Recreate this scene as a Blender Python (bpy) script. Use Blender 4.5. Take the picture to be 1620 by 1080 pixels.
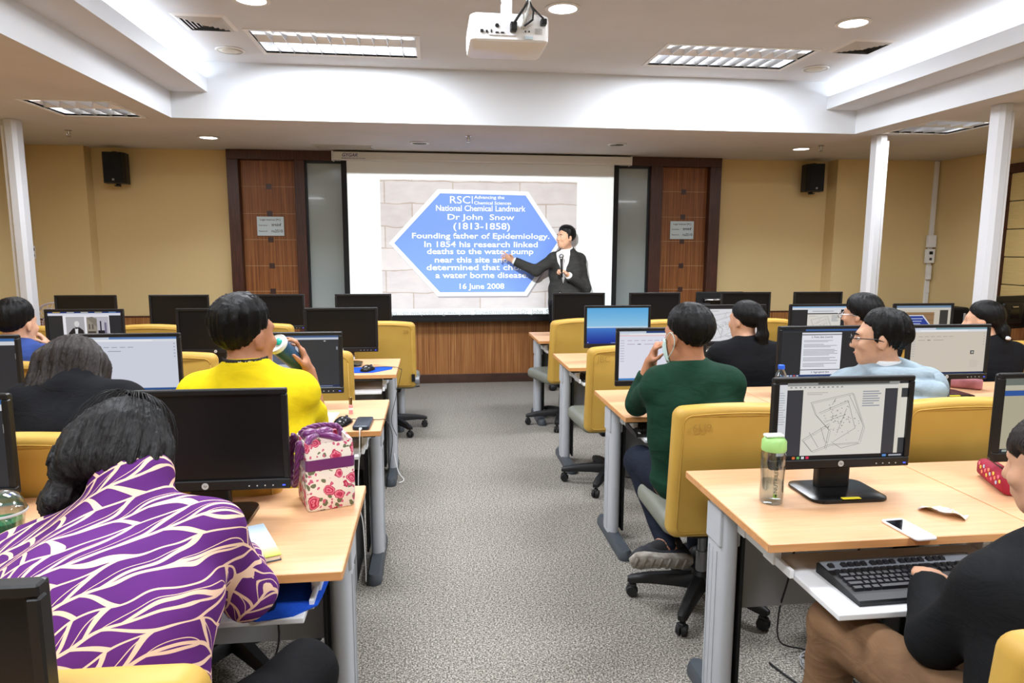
import bpy, bmesh, math, random
import numpy as np
from mathutils import Vector, Matrix
random.seed(7); np.random.seed(7)
PI = math.pi
for _o in list(bpy.data.objects): bpy.data.objects.remove(_o)
SC = bpy.context.scene
COL = SC.collection

# ---------------------------------------------------------------- camera
def setup_camera():
    cd = bpy.data.cameras.new('camera'); cam = bpy.data.objects.new('camera', cd); COL.objects.link(cam)
    cd.sensor_width = 36.0; cd.lens = 1077.06 * 36 / 1620; cd.clip_start = 0.05; cd.clip_end = 60
    yaw, pit, rol, h = 0.1171025, -0.1386207, 0.003189, 1.5255
    f = Vector((math.sin(yaw) * math.cos(pit), math.cos(yaw) * math.cos(pit), math.sin(pit)))
    r = Vector((math.cos(yaw), -math.sin(yaw), 0)); u = r.cross(f)
    r2 = r * math.cos(rol) + u * math.sin(rol); u2 = -r * math.sin(rol) + u * math.cos(rol)
    m = Matrix((r2, u2, -f)).transposed().to_4x4(); m.translation = (0, 0, h)
    cam.matrix_world = m; SC.camera = cam
setup_camera()

# ---------------------------------------------------------------- world, exposure, large lights
W = bpy.data.worlds.new('world'); SC.world = W; W.use_nodes = True
W.node_tree.nodes['Background'].inputs[0].default_value = (1, .97, .93, 1)
W.node_tree.nodes['Background'].inputs[1].default_value = 0.25
SC.view_settings.view_transform = 'Standard'; SC.view_settings.look = 'None'
SC.view_settings.exposure = 0.0; SC.view_settings.gamma = 1.0; SC.view_settings.use_curve_mapping = False
SC.cycles.use_denoising = True
SC.cycles.max_bounces = 8; SC.cycles.diffuse_bounces = 4; SC.cycles.glossy_bounces = 3
SC.cycles.transmission_bounces = 8; SC.cycles.transparent_max_bounces = 8
SC.cycles.sample_clamp_indirect = 4.0; SC.cycles.caustics_reflective = False; SC.cycles.caustics_refractive = False
TROFFER_W = 64.0       # watts of a full louvred troffer
SMALL_TROFFER_W = 18.0
DOWNLIGHT_W = 5.0
COVE_W = 44.0         # each cove strip
PROJECTOR_W = 700.0
LIGHT_COL = (.93, .975, 1.04)

def area_light(name, loc, sx, sy, power, parent=None, rot=(0, 0, 0), col=LIGHT_COL, spread=PI):
    d = bpy.data.lights.new(name, 'AREA'); d.shape = 'RECTANGLE'; d.size = sx; d.size_y = sy
    d.energy = power; d.color = col; d.spread = spread
    o = bpy.data.objects.new(name, d); COL.objects.link(o); o.location = loc; o.rotation_euler = rot
    if parent: o.parent = parent
    return o

# ---------------------------------------------------------------- materials
def lin(c):
    if isinstance(c, str): c = tuple(int(c[i:i + 2], 16) for i in (0, 2, 4))
    if max(c) > 1.0: c = tuple(v / 255 for v in c)
    return tuple(v / 12.92 if v <= .04045 else ((v + .055) / 1.055) ** 2.4 for v in c[:3])
_M = {}
def mat(name, c=None, rough=.6, metal=0, spec=.5, emit=None, es=1.0, alpha=None, trans=0, ior=1.45, sheen=0, coat=0):
    if name in _M: return _M[name]
    m = bpy.data.materials.new(name); m.use_nodes = True; _M[name] = m
    b = m.node_tree.nodes['Principled BSDF']
    if c is not None:
        l = lin(c); b.inputs['Base Color'].default_value = (*l, 1); m.diffuse_color = (*l, 1)
    b.inputs['Roughness'].default_value = rough; b.inputs['Metallic'].default_value = metal
    b.inputs['Specular IOR Level'].default_value = spec
    b.inputs['IOR'].default_value = ior
    if emit is not None:
        b.inputs['Emission Color'].default_value = (*lin(emit), 1); b.inputs['Emission Strength'].default_value = es
    if trans: b.inputs['Transmission Weight'].default_value = trans
    if sheen: b.inputs['Sheen Weight'].default_value = sheen
    if coat: b.inputs['Coat Weight'].default_value = coat
    return m
class NT:
    def __init__(s, m): s.t = m.node_tree; s.b = s.t.nodes['Principled BSDF']
    def n(s, typ, **kw):
        x = s.t.nodes.new(typ)
        for k, v in kw.items():
            if k.startswith('i_'):
                key = k[2:]; key = int(key) if key.isdigit() else key
                x.inputs[key].default_value = v
            else: setattr(x, k, v)
        return x
    def l(s, a, b): s.t.links.new(a, b)
    def math(s, op, a, b=None, c=None):
        x = s.t.nodes.new('ShaderNodeMath'); x.operation = op
        for i, v in enumerate((a, b, c)):
            if v is None: continue
            if isinstance(v, (int, float)): x.inputs[i].default_value = v
            else: s.l(v, x.inputs[i])
        return x.outputs[0]
    def ramp(s, fac, stops, interp='LINEAR'):
        x = s.t.nodes.new('ShaderNodeValToRGB'); x.color_ramp.interpolation = interp
        e = x.color_ramp.elements
        while len(e) < len(stops): e.new(.5)
        for i, (p, c) in enumerate(stops): e[i].position = p; e[i].color = (*lin(c), 1)
        s.l(fac, x.inputs[0]); return x.outputs[0]
    def coords(s, scale=(1, 1, 1), rot=(0, 0, 0), kind='Object'):
        tc = s.n('ShaderNodeTexCoord'); mp = s.n('ShaderNodeMapping')
        mp.inputs['Scale'].default_value = scale; mp.inputs['Rotation'].default_value = rot
        s.l(tc.outputs[kind], mp.inputs[0]); return mp.outputs[0]
    def noise(s, vec, scale=5, detail=2, rough=.5, dist=0):
        x = s.n('ShaderNodeTexNoise'); x.inputs['Scale'].default_value = scale; x.inputs['Detail'].default_value = detail
        x.inputs['Roughness'].default_value = rough; x.inputs['Distortion'].default_value = dist
        s.l(vec, x.inputs['Vector']); return x.outputs['Fac']
    def mix(s, fac, a, b):
        x = s.n('ShaderNodeMix'); x.data_type = 'RGBA'
        for v, i in ((fac, 0), (a, 6), (b, 7)):
            if isinstance(v, (int, float)): x.inputs[i].default_value = v
            elif isinstance(v, (tuple, str)): x.inputs[i].default_value = (*lin(v), 1)
            else: s.l(v, x.inputs[i])
        return x.outputs[2]
    def bump(s, h, strength=.3, dist=.01):
        x = s.n('ShaderNodeBump'); x.inputs['Strength'].default_value = strength; x.inputs['Distance'].default_value = dist
        s.l(h, x.inputs['Height']); s.l(x.outputs[0], s.b.inputs['Normal'])
    def color(s, out): s.l(out, s.b.inputs['Base Color'])

def m_noise(name, c1, c2, scale=(1, 1, 1), ns=5, detail=3, rough=.6, spec=.5, bump=0, bdist=.005, lo=.35, hi=.65, kind='Object', **kw):
    if name in _M: return _M[name]
    m = mat(name, c1, rough=rough, spec=spec, **kw); t = NT(m)
    f = t.noise(t.coords(scale, kind=kind), ns, detail)
    t.color(t.ramp(f, [(lo, c1), (hi, c2)]))
    if bump: t.bump(f, bump, bdist)
    return m

# ---------------------------------------------------------------- mesh builder
class MB:
    def __init__(s): s.v = []; s.f = []; s.m = []; s.cur = 0
    def add(s, vs, fs):
        o = len(s.v); s.v += [tuple(v) for v in vs]
        for f in fs: s.f.append(tuple(i + o for i in f)); s.m.append(s.cur)
        return s
    def box(s, x0, x1, y0, y1, z0, z1):
        v = [(x, y, z) for z in (z0, z1) for y in (y0, y1) for x in (x0, x1)]
        return s.add(v, [(0, 2, 3, 1), (4, 5, 7, 6), (0, 1, 5, 4), (2, 6, 7, 3), (0, 4, 6, 2), (1, 3, 7, 5)])
    def rbox(s, x0, x1, y0, y1, z0, z1, r=.005, seg=2):
        bm = bmesh.new(); bmesh.ops.create_cube(bm, size=1)
        for v in bm.verts: v.co = Vector(((x0 + x1) / 2 + v.co.x * (x1 - x0), (y0 + y1) / 2 + v.co.y * (y1 - y0), (z0 + z1) / 2 + v.co.z * (z1 - z0)))
        r = min(r, .49 * min(x1 - x0, y1 - y0, z1 - z0))
        bmesh.ops.bevel(bm, geom=bm.edges[:], offset=r, segments=seg, profile=.5, affect='EDGES')
        return s.bm(bm)
    def bm(s, bm):
        bm.verts.index_update(); s.add([v.co[:] for v in bm.verts], [[v.index for v in f.verts] for f in bm.faces]); bm.free(); return s
    def ring_strip(s, rings, closed=True, cap0=True, cap1=True):
        n = len(rings[0]); vs = [p for r in rings for p in r]; fs = []
        for i in range(len(rings) - 1):
            for j in range(n if closed else n - 1):
                a = i * n + j; b = i * n + (j + 1) % n
                fs.append((a, b, b + n, a + n))
        if cap0: fs.append(tuple(range(n))[::-1])
        if cap1: fs.append(tuple((len(rings) - 1) * n + j for j in range(n)))
        return s.add(vs, fs)
    def cyl(s, a, b, r0, r1=None, n=12, cap=True):
        r1 = r0 if r1 is None else r1
        return s.tube([a, b], [r0, r1], n, cap)
    def tube(s, pts, r, n=8, cap=True):
        pts = [Vector(p) for p in pts]; k = len(pts)
        rs = r if isinstance(r, (list, tuple)) else [r] * k
        rings = []; nrm = None
        for i, p in enumerate(pts):
            t = (pts[min(i + 1, k - 1)] - pts[max(i - 1, 0)])
            t = t.normalized() if t.length > 1e-9 else Vector((0, 0, 1))
            if nrm is None:
                a = Vector((0, 0, 1)) if abs(t.z) < .9 else Vector((1, 0, 0)); nrm = t.cross(a).normalized()
            else:
                nrm = nrm - t * nrm.dot(t); nrm = nrm.normalized() if nrm.length > 1e-6 else t.orthogonal().normalized()
            bi = t.cross(nrm)
            rings.append([(p + (nrm * math.cos(2 * PI * j / n) + bi * math.sin(2 * PI * j / n)) * rs[i])[:] for j in range(n)])
        return s.ring_strip(rings, cap0=cap, cap1=cap)
    def lathe(s, prof, n=20, c=(0, 0, 0), cap=True):
        rings = [[(c[0] + r * math.cos(2 * PI * j / n), c[1] + r * math.sin(2 * PI * j / n), c[2] + z) for j in range(n)] for r, z in prof]
        return s.ring_strip(rings, cap0=cap, cap1=cap)
    def prism(s, poly, h0, h1, axis='z'):
        P = {'z': lambda u, v, h: (u, v, h), 'y': lambda u, v, h: (u, h, v), 'x': lambda u, v, h: (h, u, v)}[axis]
        return s.ring_strip([[P(u, v, h0) for u, v in poly], [P(u, v, h1) for u, v in poly]])
    def sphere(s, c, r, nu=14, nv=8):
        r = r if isinstance(r, (tuple, list)) else (r, r, r)
        rings = []
        for i in range(1, nv):
            th = PI * i / nv
            rings.append([(c[0] + r[0] * math.sin(th) * math.cos(2 * PI * j / nu), c[1] + r[1] * math.sin(th) * math.sin(2 * PI * j / nu), c[2] - r[2] * math.cos(th)) for j in range(nu)])
        return s.ring_strip(rings)
    def quad(s, a, b, c, d): return s.add([a, b, c, d], [(0, 1, 2, 3)])
    def xf(s, M, start=0):
        M = Matrix(M); s.v[start:] = [(M @ Vector(v))[:] for v in s.v[start:]]; return s
    def mesh(s, name, mats):
        me = bpy.data.meshes.new(name); me.from_pydata(s.v, [], s.f)
        mats = mats if isinstance(mats, (list, tuple)) else [mats]
        for m in mats: me.materials.append(m)
        if len(mats) > 1: me.polygons.foreach_set('material_index', s.m)
        return me
    def build(s, name, mats, parent=None, smooth=False, loc=None, rot=None, world=False):
        me = s.mesh(name, mats); bm = bmesh.new(); bm.from_mesh(me)
        bmesh.ops.recalc_face_normals(bm, faces=bm.faces); bm.to_mesh(me); bm.free()
        if smooth: smooth_mesh(me, smooth)
        o = bpy.data.objects.new(name, me); COL.objects.link(o)
        if parent is not None: o.parent = parent
        if loc is not None: o.location = loc
        if rot is not None: o.rotation_euler = rot
        if world and parent is not None:
            o.matrix_parent_inverse = (Matrix.LocRotScale(parent.location, parent.rotation_euler, parent.scale)).inverted()
        return o
def smooth_mesh(me, ang=True):
    me.polygons.foreach_set('use_smooth', [True] * len(me.polygons))
    if ang is not True:
        try: me.set_sharp_from_angle(angle=math.radians(ang))
        except Exception: pass
def rrect(w, h, r, n=5, cx=0, cy=0, arch=0):
    pts = []; r = max(min(r, w / 2 - 1e-4, h / 2 - 1e-4), 1e-4)
    for (sx, sy, a0) in ((1, 1, 0), (-1, 1, 90), (-1, -1, 180), (1, -1, 270)):
        for i in range(n + 1):
            a = math.radians(a0 + 90 * i / n)
            x = sx * (w / 2 - r) + r * math.cos(a); y = sy * (h / 2 - r) + r * math.sin(a)
            pts.append((x, y))
        if (sx, sy) == (1, 1) and arch:
            for i in range(1, 8): pts.append((w / 2 - r - (w - 2 * r) * i / 8, h / 2))
    if arch: pts = [(x, y + (arch * (1 - (2 * x / w) ** 2) if y > 0 else 0)) for x, y in pts]
    return [(x + cx, y + cy) for x, y in pts]
def rslab(mb, w, h, t, r, edge, arch=0, seg=3, f=None):
    """a cushion: rounded rectangle in (u,v), thickness along n; f maps (u,v,n) to a point"""
    rings = []
    for i in range(seg + 1):
        a = PI / 2 * i / seg; ins = edge * (1 - math.sin(a)); nn = -t / 2 + edge * (1 - math.cos(a))
        rings.append([f(u, v, nn) for u, v in rrect(w - 2 * ins, h - 2 * ins, max(r - ins, .002), arch=arch)])
    for i in range(seg, -1, -1):
        a = PI / 2 * i / seg; ins = edge * (1 - math.sin(a)); nn = t / 2 - edge * (1 - math.cos(a))
        rings.append([f(u, v, nn) for u, v in rrect(w - 2 * ins, h - 2 * ins, max(r - ins, .002), arch=arch)])
    return mb.ring_strip(rings)
def tag(o, label=None, cat=None, group=None, kind=None):
    if label: o['label'] = label
    if cat: o['category'] = cat
    if group: o['group'] = group
    if kind: o['kind'] = kind
    return o
def thing(name, label, cat, loc=(0, 0, 0), rotz=0, group=None, kind=None):
    o = bpy.data.objects.new(name, None); COL.objects.link(o); o.location = loc; o.rotation_euler = (0, 0, rotz)
    o.empty_display_size = .1
    return tag(o, label, cat, group, kind)
def kids(o): return [c for c in o.children]
def dup(root, loc, rotz=0, label=None, group=None, skip=()):
    r = root.copy(); COL.objects.link(r); r.location = loc; r.rotation_euler = (0, 0, rotz)
    if label: r['label'] = label
    if group: r['group'] = group
    for ch in kids(root):
        if ch.name.split('.')[0] in skip: continue
        c = ch.copy(); COL.objects.link(c); c.parent = r
        for g in kids(ch):
            d = g.copy(); COL.objects.link(d); d.parent = c
    return r
def struct(o): o['kind'] = 'structure'; return o
def text(body, name, material, parent, fit_w=None, size=.1, M=None, bold=0.0, align='CENTER', shear=0, fit_h=None):
    """flat lettering in the local XY plane of matrix M"""
    cu = bpy.data.curves.new(name, 'FONT'); cu.body = body; cu.size = size; cu.align_x = align; cu.align_y = 'CENTER'
    cu.offset = bold * .09; cu.shear = shear; cu.resolution_u = 3
    o = bpy.data.objects.new(name, cu); COL.objects.link(o)
    bpy.context.view_layer.update()
    me = bpy.data.meshes.new_from_object(o.evaluated_get(bpy.context.evaluated_depsgraph_get()))
    bpy.data.objects.remove(o); bpy.data.curves.remove(cu)
    xs = [v.co.x for v in me.vertices]; ys = [v.co.y for v in me.vertices]
    if xs:
        w = max(xs) - min(xs); k = (fit_w / w) if fit_w else 1
        ky = (fit_h / (max(ys) - min(ys))) if fit_h else k
        cy = (max(ys) + min(ys)) / 2
        ox = {'CENTER': (max(xs) + min(xs)) / 2, 'LEFT': min(xs)}[align]
        for v in me.vertices: v.co = Vector(((v.co.x - ox) * k, (v.co.y - cy) * ky, 0))
    me.materials.clear(); me.materials.append(material); me.name = name
    t = bpy.data.objects.new(name, me); COL.objects.link(t); t.parent = parent
    if M is not None: t.matrix_local = M
    return t
def face_cam(x, y, z):          # local frame of a sign that faces -y
    return Matrix.Translation((x, y, z)) @ Matrix.Rotation(PI / 2, 4, 'X')
# ================================================================ ROOM SHELL
XL, XR, YB, YF, ZL, ZH = -3.97, 5.82, -2.6, 7.60, 2.51, 2.94
CX0, CX1, CY0, CY1 = -2.0, 3.70, -1.9, 5.77          # opening of the raised ceiling

def carpet():
    m = mat('carpet', (128, 122, 114), rough=.95, spec=.1); t = NT(m); v = t.coords()
    a = t.noise(v, 150, 2, .75); b = t.noise(v, 105, 1); d = t.noise(v, 1.2, 2)
    c = t.ramp(a, [(.36, (58, 55, 52)), (.46, (122, 118, 111)), (.55, (164, 158, 148)), (.66, (212, 206, 194))])
    c = t.mix(t.math('MULTIPLY', t.math('GREATER_THAN', b, .58), .6), c, (62, 60, 58))
    c = t.mix(t.math('MULTIPLY', d, .25), c, (138, 134, 128))
    t.color(c); t.bump(a, .5, .004); return m
M_CARPET = carpet()
M_WALL = mat('wallpaper', (214, 187, 132), rough=.75, spec=.25); _t = NT(M_WALL)
_v = _t.coords((1, 1, 1)); _n1 = _t.noise(_t.coords((160, 160, 40)), 4, 2); _n2 = _t.noise(_v, .8, 2)
_t.color(_t.mix(_t.math('MULTIPLY', _n1, .35), (220, 196, 146), (206, 179, 124))); _t.bump(_n1, .08, .002)
M_CEIL = m_noise('ceiling_paint', (220, 224, 229), (213, 217, 222), ns=1.5, rough=.8, spec=.2)
M_CEILLOW = m_noise('low_ceiling_paint', (212, 208, 204), (204, 200, 196), ns=1.5, rough=.8, spec=.2)
M_DARKWOOD = mat('dark_brown_wood', (72, 42, 32), rough=.38, spec=.5); _t = NT(M_DARKWOOD)
_n1 = _t.noise(_t.coords((30, 30, 1.5)), 3, 4); _t.color(_t.ramp(_n1, [(.3, (52, 29, 23)), (.7, (86, 50, 38))]))
def veneer():
    m = mat('striped_wood_veneer', (170, 110, 60), rough=.42, spec=.4); t = NT(m)
    a = t.noise(t.coords((1, 1, .012)), 95, 3, .7); b = t.noise(t.coords((1, 1, .02)), 9, 2)
    c = t.ramp(a, [(.30, (104, 64, 34)), (.45, (146, 96, 54)), (.55, (168, 116, 68)), (.70, (198, 148, 94))])
    t.color(t.mix(t.math('MULTIPLY', b, .35), c, (140, 82, 38))); return m
M_VENEER = veneer()
M_DOORVEN = mat('door_veneer', (150, 88, 42), rough=.42, spec=.4); _t = NT(M_DOORVEN)
_n1 = _t.noise(_t.coords((1, 1, .012)), 110, 3, .7)
_t.color(_t.ramp(_n1, [(.30, (98, 56, 28)), (.5, (136, 84, 44)), (.70, (168, 112, 66))]))
M_WHITE = mat('white_powder_coat', (232, 232, 232), rough=.4)
M_BLACKPL = m_noise('black_plastic', (20, 20, 21), (27, 27, 28), ns=300, rough=.5, spec=.4)
M_BASEB = m_noise('dark_baseboard', (66, 44, 36), (76, 52, 42), ns=6, rough=.45)

def plane_holes(mb, x0, x1, y0, y1, z, holes, up=False):
    xs = sorted({x0, x1, *[h[0] for h in holes], *[h[1] for h in holes]}); ys = sorted({y0, y1, *[h[2] for h in holes], *[h[3] for h in holes]})
    xs = [x for x in xs if x0 <= x <= x1]; ys = [y for y in ys if y0 <= y <= y1]
    for i in range(len(xs) - 1):
        for j in range(len(ys) - 1):
            cx, cy = (xs[i] + xs[i + 1]) / 2, (ys[j] + ys[j + 1]) / 2
            if any(h[0] < cx < h[1] and h[2] < cy < h[3] for h in holes): continue
            mb.quad((xs[i], ys[j], z), (xs[i + 1], ys[j], z), (xs[i + 1], ys[j + 1], z), (xs[i], ys[j + 1], z))
HI_TROF = [(-.64, 5.19), (2.24, 5.15), (-.64, 2.7), (2.24, 2.7), (-.64, .2), (2.24, .2)]
LO_TROF = [(-2.49, 5.47), (4.20, 5.36), (-2.49, 2.9), (4.2, 2.9), (-2.49, .4), (4.2, .4)]
TS = (1.10, .54); TS2 = (.56, .58)
def hole(c, s): return (c[0] - s[0] / 2, c[0] + s[0] / 2, c[1] - s[1] / 2, c[1] + s[1] / 2)

def build_shell():
    struct(MB().box(XL - .1, XR + .1, YB - .1, YF + .1, -.05, 0).build('floor', M_CARPET))
    struct(MB().box(XL - .1, XR + .1, YF, YF + .1, 0, 3.0).build('wall_front', M_WALL))
    struct(MB().box(XL - .1, XL, YB, YF, 0, 3.0).build('wall_left', M_WALL))
    struct(MB().box(XR, XR + .1, YB, YF, 0, 3.0).build('wall_right', M_WALL))
    struct(MB().box(XL - .1, XR + .1, YB - .1, YB, 0, 3.0).build('wall_back', M_WALL))
    struct(MB().box(XL, -3.44, 7.45, YF, 0, 2.6).build('wall_pilaster_left', M_WALL))
    struct(MB().box(4.57, XR, 7.40, YF, 0, 2.6).build('wall_pilaster_right', M_WALL))
    # ceiling: low ring with fascia
    mb = MB()
    plane_holes(mb, XL, XR, YB, YF, ZL, [(CX0, CX1, CY0, CY1)] + [hole(c, TS2) for c in LO_TROF])
    struct(mb.build('ceiling', M_CEILLOW))
    mb = MB(); plane_holes(mb, CX0 - .3, CX1 + .3, CY0 - .1, CY1 + .1, ZH, [hole(c, TS) for c in HI_TROF])
    struct(mb.build('ceiling_raised', M_CEIL))
    struct(MB().box(CX0 - .3, CX1 + .3, CY1, CY1 + .06, ZL + .001, ZH + .02).build('ceiling_fascia_front', M_CEIL))
    struct(MB().box(CX0 - .3, CX1 + .3, CY0 - .06, CY0, ZL + .001, ZH + .02).build('ceiling_fascia_back', M_CEIL))
    for s, x, nm in ((1, CX0, 'left'), (-1, CX1, 'right')):
        mb = MB()
        prof = [(0, ZL + .001), (0, 2.71), (.28, 2.71), (.28, 2.815), (.255, 2.815), (.255, 2.74), (-.26, 2.74), (-.26, 2.96), (-.30, 2.96), (-.30, 2.69), (-.03, 2.69), (-.03, ZL + .001)]
        poly = [(x + s * u, v) for u, v in prof]
        n = len(poly)
        mb.ring_strip([[(u, CY0, v) for u, v in poly], [(u, CY1, v) for u, v in poly]], cap0=False, cap1=False)
        struct(mb.build('ceiling_cove_ledge_' + nm, M_CEIL))
        area_light('cove_light_' + nm, (x + s * .1, (CY0 + CY1) / 2, 2.765), .10, CY1 - CY0 - .15, COVE_W, rot=(PI, 0, 0))
    # wainscot, its cap and the baseboard
    for nm, x0, x1, y in (('a', -3.44, -2.09, YF), ('b', -1.31, 2.43, YF), ('c', 3.245, 4.57, YF)):
        struct(MB().box(x0, x1, y - .02, y, .09, .77).build('wainscot_front_' + {'a': 'left', 'b': 'middle', 'c': 'right'}[nm], M_VENEER))
        struct(MB().rbox(x0, x1, y - .026, y, .77, .785, .003).build('trim_front_' + {'a': 'left', 'b': 'middle', 'c': 'right'}[nm], M_DARKWOOD))
        struct(MB().rbox(x0, x1, y - .035, y, 0, .10, .004).build('baseboard_front_' + {'a': 'left', 'b': 'middle', 'c': 'right'}[nm], M_BASEB))
    for nm, b in (('left', (XL, XL + .02, YB, 7.45)), ('right', (XR - .02, XR, YB, 7.40))):
        struct(MB().box(*b, .09, .77).build('wainscot_' + nm, M_VENEER)); struct(MB().box(b[0] - .003 * (nm == 'right'), b[1] + .003 * (nm == 'left'), *b[2:], .77, .785).build('trim_' + nm, M_DARKWOOD))
        struct(MB().box(b[0] - .012 * (nm == 'right'), b[1] + .012 * (nm == 'left'), *b[2:], 0, .10).build('baseboard_' + nm, M_BASEB))
    for nm, b in (('left', (XL + .02, -3.44, 7.43, 7.45)), ('right', (4.57, XR - .02, 7.38, 7.40))):
        struct(MB().box(*b, .09, .77).build('wainscot_pilaster_' + nm, M_VENEER)); struct(MB().box(b[0], b[1], b[2] - .004, b[3], .77, .785).build('trim_pilaster_' + nm, M_DARKWOOD))
        struct(MB().box(b[0], b[1], b[2] - .012, b[3], 0, .10).build('baseboard_pilaster_' + nm, M_BASEB))
build_shell()

# ---------------------------------------------------------------- doors, glazing, frames on the front wall
M_SQ = mat('dark_inlay_square', (66, 44, 40), rough=.35)
M_LINE = mat('pale_joint_strip', (190, 158, 118), rough=.5)
def door(n, x0, x1):
    d = bpy.data.objects.new('door_%d' % n, None); COL.objects.link(d); d.location = ((x0 + x1) / 2, 7.585, 0); struct(d)
    w = (x1 - x0) / 2
    MB().box(-w, w, .003, .014, .0, 2.41).build('door_backing', M_LINE, d)
    zs = [.002, .225, .497, .770, 1.042, 1.313, 1.589, 1.862, 2.142, 2.41]
    for a, b in zip(zs[:-1], zs[1:]):
        MB().rbox(-w + .002, w - .002, -.012, .002, a + .0018, b - .0018, .001, 1).build('door_panel', M_DOORVEN, d)
    for z in zs[1:-1]:
        MB().box(-w + .002, w - .002, -.0126, .0, z - .0017, z + .0017).build('joint_strip', M_LINE, d)
        MB().rbox(-.028, .028, -.016, -.0115, z - .028, z + .028, .0015, 1).build('inlay_square', M_SQ, d)
    return d
door(1, -1.975, -1.415); door(2, 2.565, 3.112)
def surround():
    for i, (x0, x1) in enumerate(((-2.09, -1.975), (-1.415, -1.31), (2.43, 2.565), (3.112, 3.243))):
        struct(MB().rbox(x0, x1, 7.49, YF, 0, 2.41, .004).build('trim_%d' % (i + 1), M_DARKWOOD))
    struct(MB().rbox(-2.09, 3.243, 7.488, YF, 2.41, 2.508, .004).build('trim_5', M_DARKWOOD))
surround()
M_GLASSW = mat('frosted_grey_glass', (158, 168, 166), rough=.12, spec=.6, coat=.3)
M_GUN = mat('dark_gunmetal', (52, 56, 60), rough=.35, metal=.5)
def glazing():
    w = bpy.data.objects.new('window_1', None); COL.objects.link(w); w.location = (.56, 7.56, .785); struct(w)
    for x0, x1 in ((-1.29, -.62), (-.60, .55), (.57, 1.72), (1.74, 2.41)):
        MB().box(x0 - .56, x1 - .56, .0, .01, .02, 1.60).build('pane', M_GLASSW, w)
    mb = MB()
    for x in (-1.31, -.62, .55, 1.72, 2.41): mb.box(x - .56, x + .02 - .56, -.015, .03, 0, 1.625)
    mb.box(-1.87, 1.87, -.014, .03, 1.6, 1.625); mb.box(-1.87, 1.87, -.014, .03, 0, .02)
    mb.build('window_frame', M_GUN, w)
glazing()
def side_window():
    w = bpy.data.objects.new('window_2', None); COL.objects.link(w); w.location = (XR, 5.2, .9); struct(w)
    mb = MB(); L = 1.25
    mb.box(-.05, 0, L - .09, L, -.1, 1.46); mb.box(-.05, 0, -L, -L + .09, -.1, 1.46); mb.box(-.05, 0, -L + .09, L - .09, 1.37, 1.46); mb.box(-.06, 0, -L + .09, L - .09, -.1, -.02)
    mb.build('window_frame', M_DARKWOOD, w)
    mb2 = m_noise('blind_fabric', (214, 190, 128), (200, 174, 112), (1, 1, 60), ns=6, rough=.8)
    for k in range(5):
        z0 = -.02 + k * .278
        MB().rbox(-.03 + .003 * (k % 2), -.012, -L + .09, L - .09, z0 + .004, z0 + .274, .006, 2).build('blind_fold', mb2, w)
    MB().box(-.01, -.004, -L + .09, L - .09, -.02, 1.37).build('pane', mat('window_glass_night', (60, 66, 70), rough=.1), w)
side_window()

# ---------------------------------------------------------------- ceiling fittings
M_ALU = mat('bright_reflector', (232, 236, 242), rough=.22, metal=.85)
M_LOUV = mat('louver_satin', (226, 232, 242), rough=.28, metal=.6)
M_TUBE = mat('lit_tube', (255, 255, 255), emit=(255, 250, 242), es=6.0)
def troffer(label, c, z, s, cells, power, group):
    r = thing('ceiling_troffer', label, 'ceiling light', (c[0], c[1], z), 0, group)
    w, h = s[0] / 2, s[1] / 2; t = .028
    mb = MB()
    for b in ((-w - t, w + t, -h - t, -h), (-w - t, w + t, h, h + t), (-w - t, -w, -h, h), (w, w + t, -h, h)): mb.box(*b, -.006, .012)
    mb.build('frame', M_WHITE, r)
    mb = MB(); mb.add([(-w, -h, 0), (w, -h, 0), (w, h, 0), (-w, h, 0), (-w, -h, .12), (w, -h, .12), (w, h, .12), (-w, h, .12)],
                      [(0, 1, 5, 4), (1, 2, 6, 5), (2, 3, 7, 6), (3, 0, 4, 7), (4, 5, 6, 7)])
    mb.build('reflector', M_ALU, r)
    for y in (-h / 2, h / 2): MB().cyl((-w + .03, y, .075), (w - .03, y, .075), .014, n=8).build('lamp_tube', M_TUBE, r, smooth=True)
    def wedge(a, b, th):
        a, b = Vector(a), Vector(b); n = Vector((-(b - a).y, (b - a).x, 0)).normalized()
        m = MB()
        m.add([(a + n * .002)[:2] + (.0,), (a - n * .002)[:2] + (.0,), (b - n * .002)[:2] + (.0,), (b + n * .002)[:2] + (.0,),
               (a + n * th)[:2] + (.042,), (a - n * th)[:2] + (.042,), (b - n * th)[:2] + (.042,), (b + n * th)[:2] + (.042,)],
              [(0, 1, 2, 3), (0, 3, 7, 4), (1, 5, 6, 2), (0, 4, 5, 1), (3, 2, 6, 7), (4, 7, 6, 5)])
        return m
    wedge((-w, 0, 0), (w, 0, 0), .03).build('louver_spine', M_LOUV, r)
    proto = None
    for y0, y1 in ((-h, -.03), (.03, h)):
        for k in range(1, cells):
            x = -w + 2 * w * k / cells
            wedge((0, y0, 0), (0, y1, 0), .012).build('louver_blade', M_LOUV, r, loc=(x, 0, 0))
    area_light('troffer_light', (0, 0, -.010), s[0] * .96, s[1] * .92, power, r)
    return r
for i, c in enumerate(HI_TROF[:2]):
    troffer(('lit rectangular louvred light in raised ceiling beside the projector, over the doorway with login sign', 'lit rectangular louvred light in raised ceiling beside a square air vent, right of projector')[i] if i else 'lit rectangular louvred light in raised ceiling, left of the projector', c, ZH, TS, 11, TROFFER_W, 'louvred lights in the raised ceiling')
for c in HI_TROF[2:]:
    troffer('lit rectangular louvred light over the %s, %s of the aisle' % ('second desk row' if c[1] > 1 else 'camera', 'left' if c[0] < 0 else 'right'), c, ZH, TS, 11, TROFFER_W, 'louvred lights out of view')
troffer('square louvred light in low ceiling at the left, above white post', LO_TROF[0], ZL, TS2, 5, SMALL_TROFFER_W, 'square louvred lights in the low ceiling')
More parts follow.
